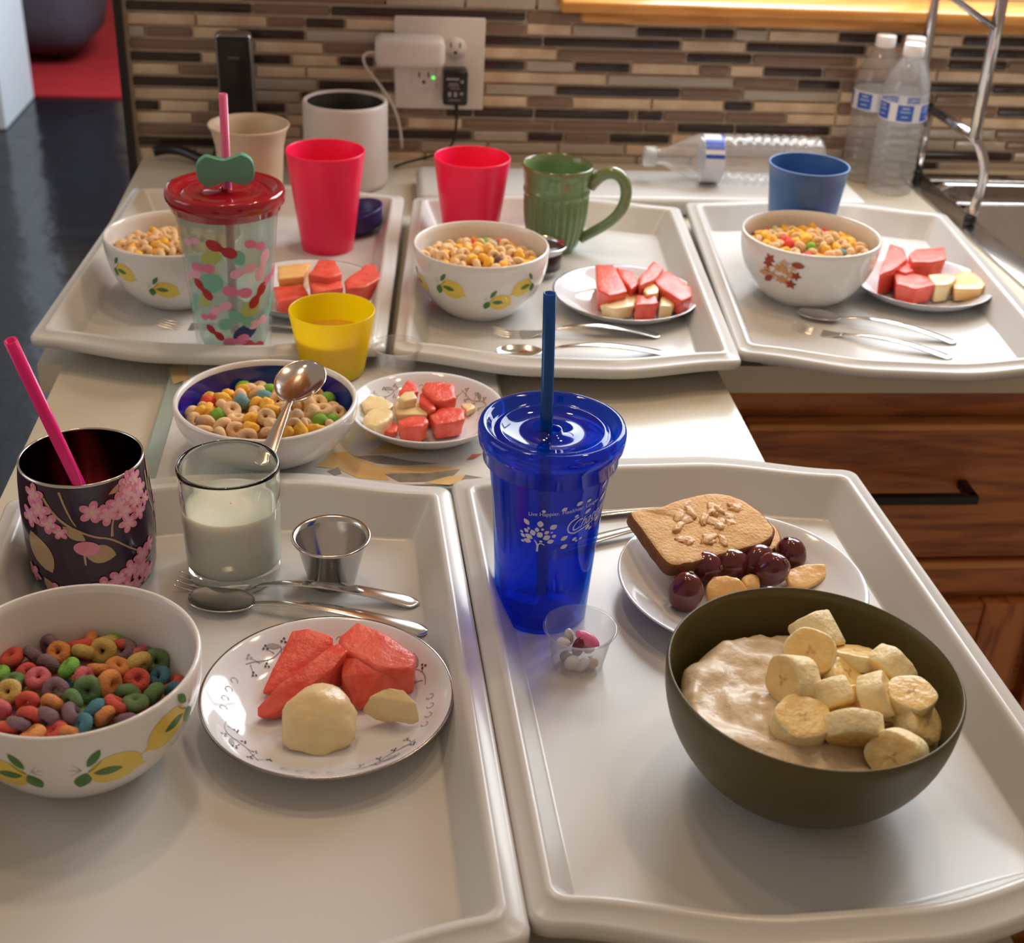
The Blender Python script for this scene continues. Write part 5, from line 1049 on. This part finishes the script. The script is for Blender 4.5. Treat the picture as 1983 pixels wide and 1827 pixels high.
# outlet plate
op_ = empty('outlet_plate', (-.2545, -.0062, .139), 'beige double wall plate with four sockets on the tiled backsplash', 'outlet')
MB().box((0, -.0025, 0), (.1255, .006, .1265), M_whitep, bev=.0022).build('cover_plate', op_)
M_hole = mat('socket_hole', (.03, .025, .02), .6)
def recept(dx, dz, sq=False):
    b = MB(); 
    if sq: b.box((dx, -.0062, dz), (.033, .003, .030), M_whitep, bev=.001)
    else: b.xform(Matrix.Translation((dx, -.0055, dz)) @ Matrix.Rotation(pi/2, 4, 'X'), 0) if False else b.add([(dx+.0165*cos(a)*(1 if abs(cos(a)) < .86 else .95), -.0078, dz+.0150*sin(a)) for a in [2*pi*i/28 for i in range(28)]]+[(dx+.0165*cos(a), -.004, dz+.0152*sin(a)) for a in [2*pi*i/28 for i in range(28)]], [list(range(28))]+[[i, 28+i, 28+(i+1) % 28, (i+1) % 28] for i in range(28)], M_whitep)
    for sx in (-.0065, .0065): b.box((dx+sx, -.0080, dz+.004), (.0018, .0008, .0070), M_hole)
    b.box((dx, -.0080, dz-.006), (.0042, .0008, .0042), M_hole, bev=.0003); b.build('receptacle', op_)
recept(.0215, .0225); recept(.0215, -.0190); recept(-.022, -.0190, True); recept(-.022, .0225, True)
MB().blob((-.0085, -.0085, -.0185), (.0024, .0016, .0024), mat('green_led', (.12, .75, .10), .3, emis=1.6), seg=12, rings=8).build('indicator_light', op_)
# white plug-in adapter with cable
wa = empty('white_adapter', (-.2965, -.030, .1605), 'white plug-in power adapter on the left socket with its cable looping down', 'adapter')
MB().box((0, 0, 0), (.096, .046, .040), M_whitep, bev=.010).build('body', wa)
MB().tube(bez((-.046, -.002, -.004), (-.064, -.002, -.002), (-.072, -.004, -.010), (-.052, .006, -.036), 12)+bez((-.052, .006, -.036), (-.03, .012, -.065), (-.012, .012, -.085), (-.010, .010, -.14), 12)[1:], .0022, M_whitep, 10).build('cable', wa)
ba = empty('black_adapter', (-.2330, -.024, .1120), 'black plug-in adapter with small white print on the lower right socket', 'adapter')
b = MB().box((0, 0, 0), (.0345, .030, .0490), M_blackp, bev=.0045); M_fine = mat('fine_grey_print', (.32, .30, .30), .5)
for i, (x, z, w_, h_) in enumerate(((-.004, .013, .018, .0026), (.009, .0095, .004, .004), (-.003, .007, .013, .0012), (-.003, .004, .015, .0012), (-.008, -.008, .0042, .0065), (0, -.008, .0045, .0065), (.0085, -.007, .004, .004), (-.001, -.016, .016, .001), (-.001, .000, .014, .001))): b.box((x, -.0153, z), (w_, .0004, h_), M_fine)
b.build('body', ba)
MB().tube(bez((.002, 0, -.024), (.004, 0, -.040), (.004, -.002, -.052), (.0, -.004, -.075), 10)+bez((0, -.004, -.075), (-.008, -.008, -.100), (-.05, -.01, -.098), (-.085, -.03, -.108), 12)[1:], .0021, M_blackp, 10, rfun=lambda t: 1.6-.7*min(1, t*6)).build('cord', ba)
# cordless phone in its stand
ph = empty('cordless_phone', (-.532, -.040, .0), 'black cordless phone with a silver edge standing in its cradle by the backsplash', 'phone')
def slabph(w_, h_, t_, m, r=.007):
    return MB().box((0, 0, h_/2), (w_, t_, h_), m, bev=r)
hb = slabph(.050, .150, .022, mat('phone_silver', (.35, .35, .36), .25, .8, color2=(.38, .38, .39), noise_amt=.3), .009); o = hb.build('handset', ph, loc=(0, 0, .038)); o.rotation_euler = (.14, 0, 0)
fo = MB().box((0, -.0105, .075), (.043, .004, .142), M_blackp, bev=.0018); fo.box((0, -.0130, .118), (.016, .001, .004), mat('phone_slot', (.10, .10, .10), .4), bev=.0004)
fo.build('face', o)
b = MB().box((0, -.005, .014), (.075, .075, .028), M_blackp, bev=.009); b.box((0, -.026, .036), (.058, .014, .034), M_blackp, bev=.005); b.build('cradle', ph)
b = MB().box((-.016, -.034, .046), (.008, .003, .010), M_whitep, bev=.001); b.box((.016, -.034, .046), (.008, .003, .010), M_whitep, bev=.001); b.build('charging_contacts', ph)
# small dark things in the left corner
tag(MB().tube(bez((-.655, -.03, .012), (-.62, -.02, .022), (-.60, -.05, .012), (-.575, -.06, .008), 16), .007, M_blackp, 10).build('cable_bundle'), 'short bundle of black cable in the left corner by the backsplash', 'cable')

# ------------------------------------------------------------------ water bottles
M_water = mat('water_bottle_clear', (0.97, 0.98, 1.0), 0.02, trans=1.0, ior=1.12, color2=(0.96, 0.975, 1.0), noise_amt=.2)
M_film = film('bottle_plastic', (0.97, 0.97, 0.97), (0.80, 0.80, 0.80), 0.20, .04, .85)
M_cap = mat('white_cap', (.78, .76, .75), .4, color2=(.80, .78, .77), noise_amt=.3); M_lab = mat('label_blue', (.030, .085, .42), .3, color2=(.045, .12, .50), noise_amt=.3, noise_scale=90); M_labw = mat('label_white', (.72, .72, .76), .35, color2=(.74, .74, .78), noise_amt=.3)
def bottle_parts(t, rot=0):
    p = [(.0005, .004), (.020, .002), (.027, 0), (.0310, .004)]
    z = .010
    while z < .098: p += [(.0322, z), (.0322, z+.004), (.0304, z+.007), (.0304, z+.0085)]; z += .0115
    p += [(.0322, .102), (.0318, .106), (.0318, .128), (.0325, .131), (.0322, .140), (.0300, .152), (.0240, .168), (.0170, .180), (.0128, .187), (.0125, .196), (.0005, .196)]
    MB().lathe(p, M_film, 48, mod=lambda a, z: 1+.012*sin(a*9+z*120) if .01 < z < .1 else 1).build('body', t)
    MB().lathe([(.0005, .2045), (.0125, .2045), (.0138, .2030), (.0142, .190), (.0138, .1885), (.0120, .1885)], M_cap, 40, mod=lambda a, z: 1+.008*sin(a*40)).build('cap', t)
    lp_ = [(.0324, .1045), (.0324, .1300)]; b = MB().lathe(lp_, M_labw, 48)
    S = side_surf(lp_, rot)
    for k in range(6):
        u0 = -.0978+.0339*k; b.fill(rect(u0-.0110, .1065, u0+.0110, .128), S, M_lab, .0004, 4)
        for j, (w_, h_) in enumerate(((.010, .0012), (.014, .0030), (.009, .0010))): b.fill(rect(u0-w_/2, .1235-.0058*j, u0+w_/2, .1235-.0058*j+h_), S, M_labw if j != 1 else mat('label_sky', (.20, .36, .70), .3) if 'label_sky' not in bpy.data.materials else bpy.data.materials['label_sky'], .0006, 1)
    b.build('label', t)
for px, py, lb, rr in ((1719, 368, 'upright water bottle with a blue label, nearest of the three beside the sink', .0), (1722, 349, 'upright water bottle mostly hidden behind the nearest one', .35), (1668, 345, 'upright water bottle at the left of the three by the sink, label half seen', .45)):
    p = at(px, py, 0); t = empty('water_bottle', (p.x, p.y, 0), lb, 'bottle', 'water bottles by the sink'); bottle_parts(t, camdir(p)+rr)
lb_ = empty('clear_drink_bottle', (.027, -.170, .0600), 'empty clear plastic bottle lying on the white board, with a blue and white label', 'bottle'); lb_.rotation_euler = (0, pi/2, -.06)
b = MB(); p = [(.0005, 0.004), (.008, .004)]
p = [(.0100, .0), (.0105, .012), (.0125, .018), (.0200, .034), (.0290, .052), (.0315, .060), (.0328, .064), (.0310, .067), (.0310, .092), (.0330, .096)]
z = .100
while z < .21: p += [(.0332, z), (.0332, z+.0045), (.0312, z+.0075), (.0312, z+.009)]; z += .0125
p += [(.0330, .222), (.0290, .228), (.0005, .226)]
b.lathe(p, M_film, 48, mod=lambda a, z: 1+.03*abs(sin(a*8)) if z > .118 else 1); b.build('body', lb_)
MB().lathe([(.0005, -.012), (.0125, -.012), (.0135, -.010), (.0135, .004), (.0110, .004)], film('milky_cap', (.8, .8, .8), (.75, .73, .70), .6, .2, .4), 32).build('cap', lb_)
lp_ = [(.0316, .066), (.0316, .0925)]; b = MB().lathe(lp_, M_labw, 48)
S2 = side_surf(lp_, pi)
b.fill(rect(-.010, .0680, .012, .0905), S2, M_labw, .0003, 3)
for u0, u1, m_ in ((.0135, .0290, M_lab), (-.034, -.027, M_lab), (.036, .041, M_lab)): b.fill(rect(u0, .0665, u1, .0920), S2, m_, .0005, 3)
b.fill(rect(-.026, .0890, .0135, .0920), S2, M_lab, .0006, 3)
b.build('label', lb_)

# ------------------------------------------------------------------ chrome rack over the sink
rk = empty('dish_rack', (.4444, -.2663, .005), 'chrome tube dish rack frame standing over the left edge of the sink', 'dish rack')
M_chr = mat('chrome_tube', (.50, .47, .46), .16, 1.0, color2=(.54, .51, .50), noise_amt=.3)
o3 = Vector((.4444, -.2663, .005)); W3 = lambda *p: Vector(p)-o3
J = Vector((.4275, -.262, .120)); BK = Vector((.449, -.055, .104))
MB().tube([W3(.4444, -.2663, .010), W3(.4470, -.270, .045)]+[Vector(p)-o3 for p in bez((.4470, -.270, .045), (.4500, -.272, .075), (.4460, -.270, .098), tuple(J), 8)][1:]+[BK-o3], .0066, M_chr, 16).build('base_tube', rk)
MB().tube([J-o3, W3(.430, -.25, .295), W3(.431, -.25, .42)], .0078, M_chr, 16).build('upright', rk)
MB().tube([BK-o3, W3(.4312, -.05, .1386), W3(.4266, -.05, .2514), W3(.425, -.05, .42)], .0072, M_chr, 16).build('upright', rk)
MB().tube([W3(.424, -.258, .256), W3(.20, -.25, .382)], .0042, M_chr, 12).build('cross_rod', rk)
MB().lathe([(.0005, 0), (.008, 0), (.0085, .006), (.0072, .012), (.0005, .012)], M_blackp, 20).build('foot', rk)
MB().lathe([(.0005, 0), (.008, 0), (.0085, .006), (.0072, .012), (.0005, .012)], M_blackp, 20).build('foot', rk, loc=BK-o3-Vector((0, 0, .1015)))
MB().tube([BK-o3-Vector((0, 0, .09)), BK-o3], .0066, M_chr, 12).build('back_leg', rk)
# pale rail under the sill at the right
tag(MB().box((.60, -.010, .2085), (.29, .016, .0075), mat('pale_metal_rail', (.72, .66, .55), .25, .6, color2=(.74, .68, .57), noise_amt=.3), bev=.002).build('under_sill_rail'), 'thin pale metal rail under the window sill above the sink', 'rail')
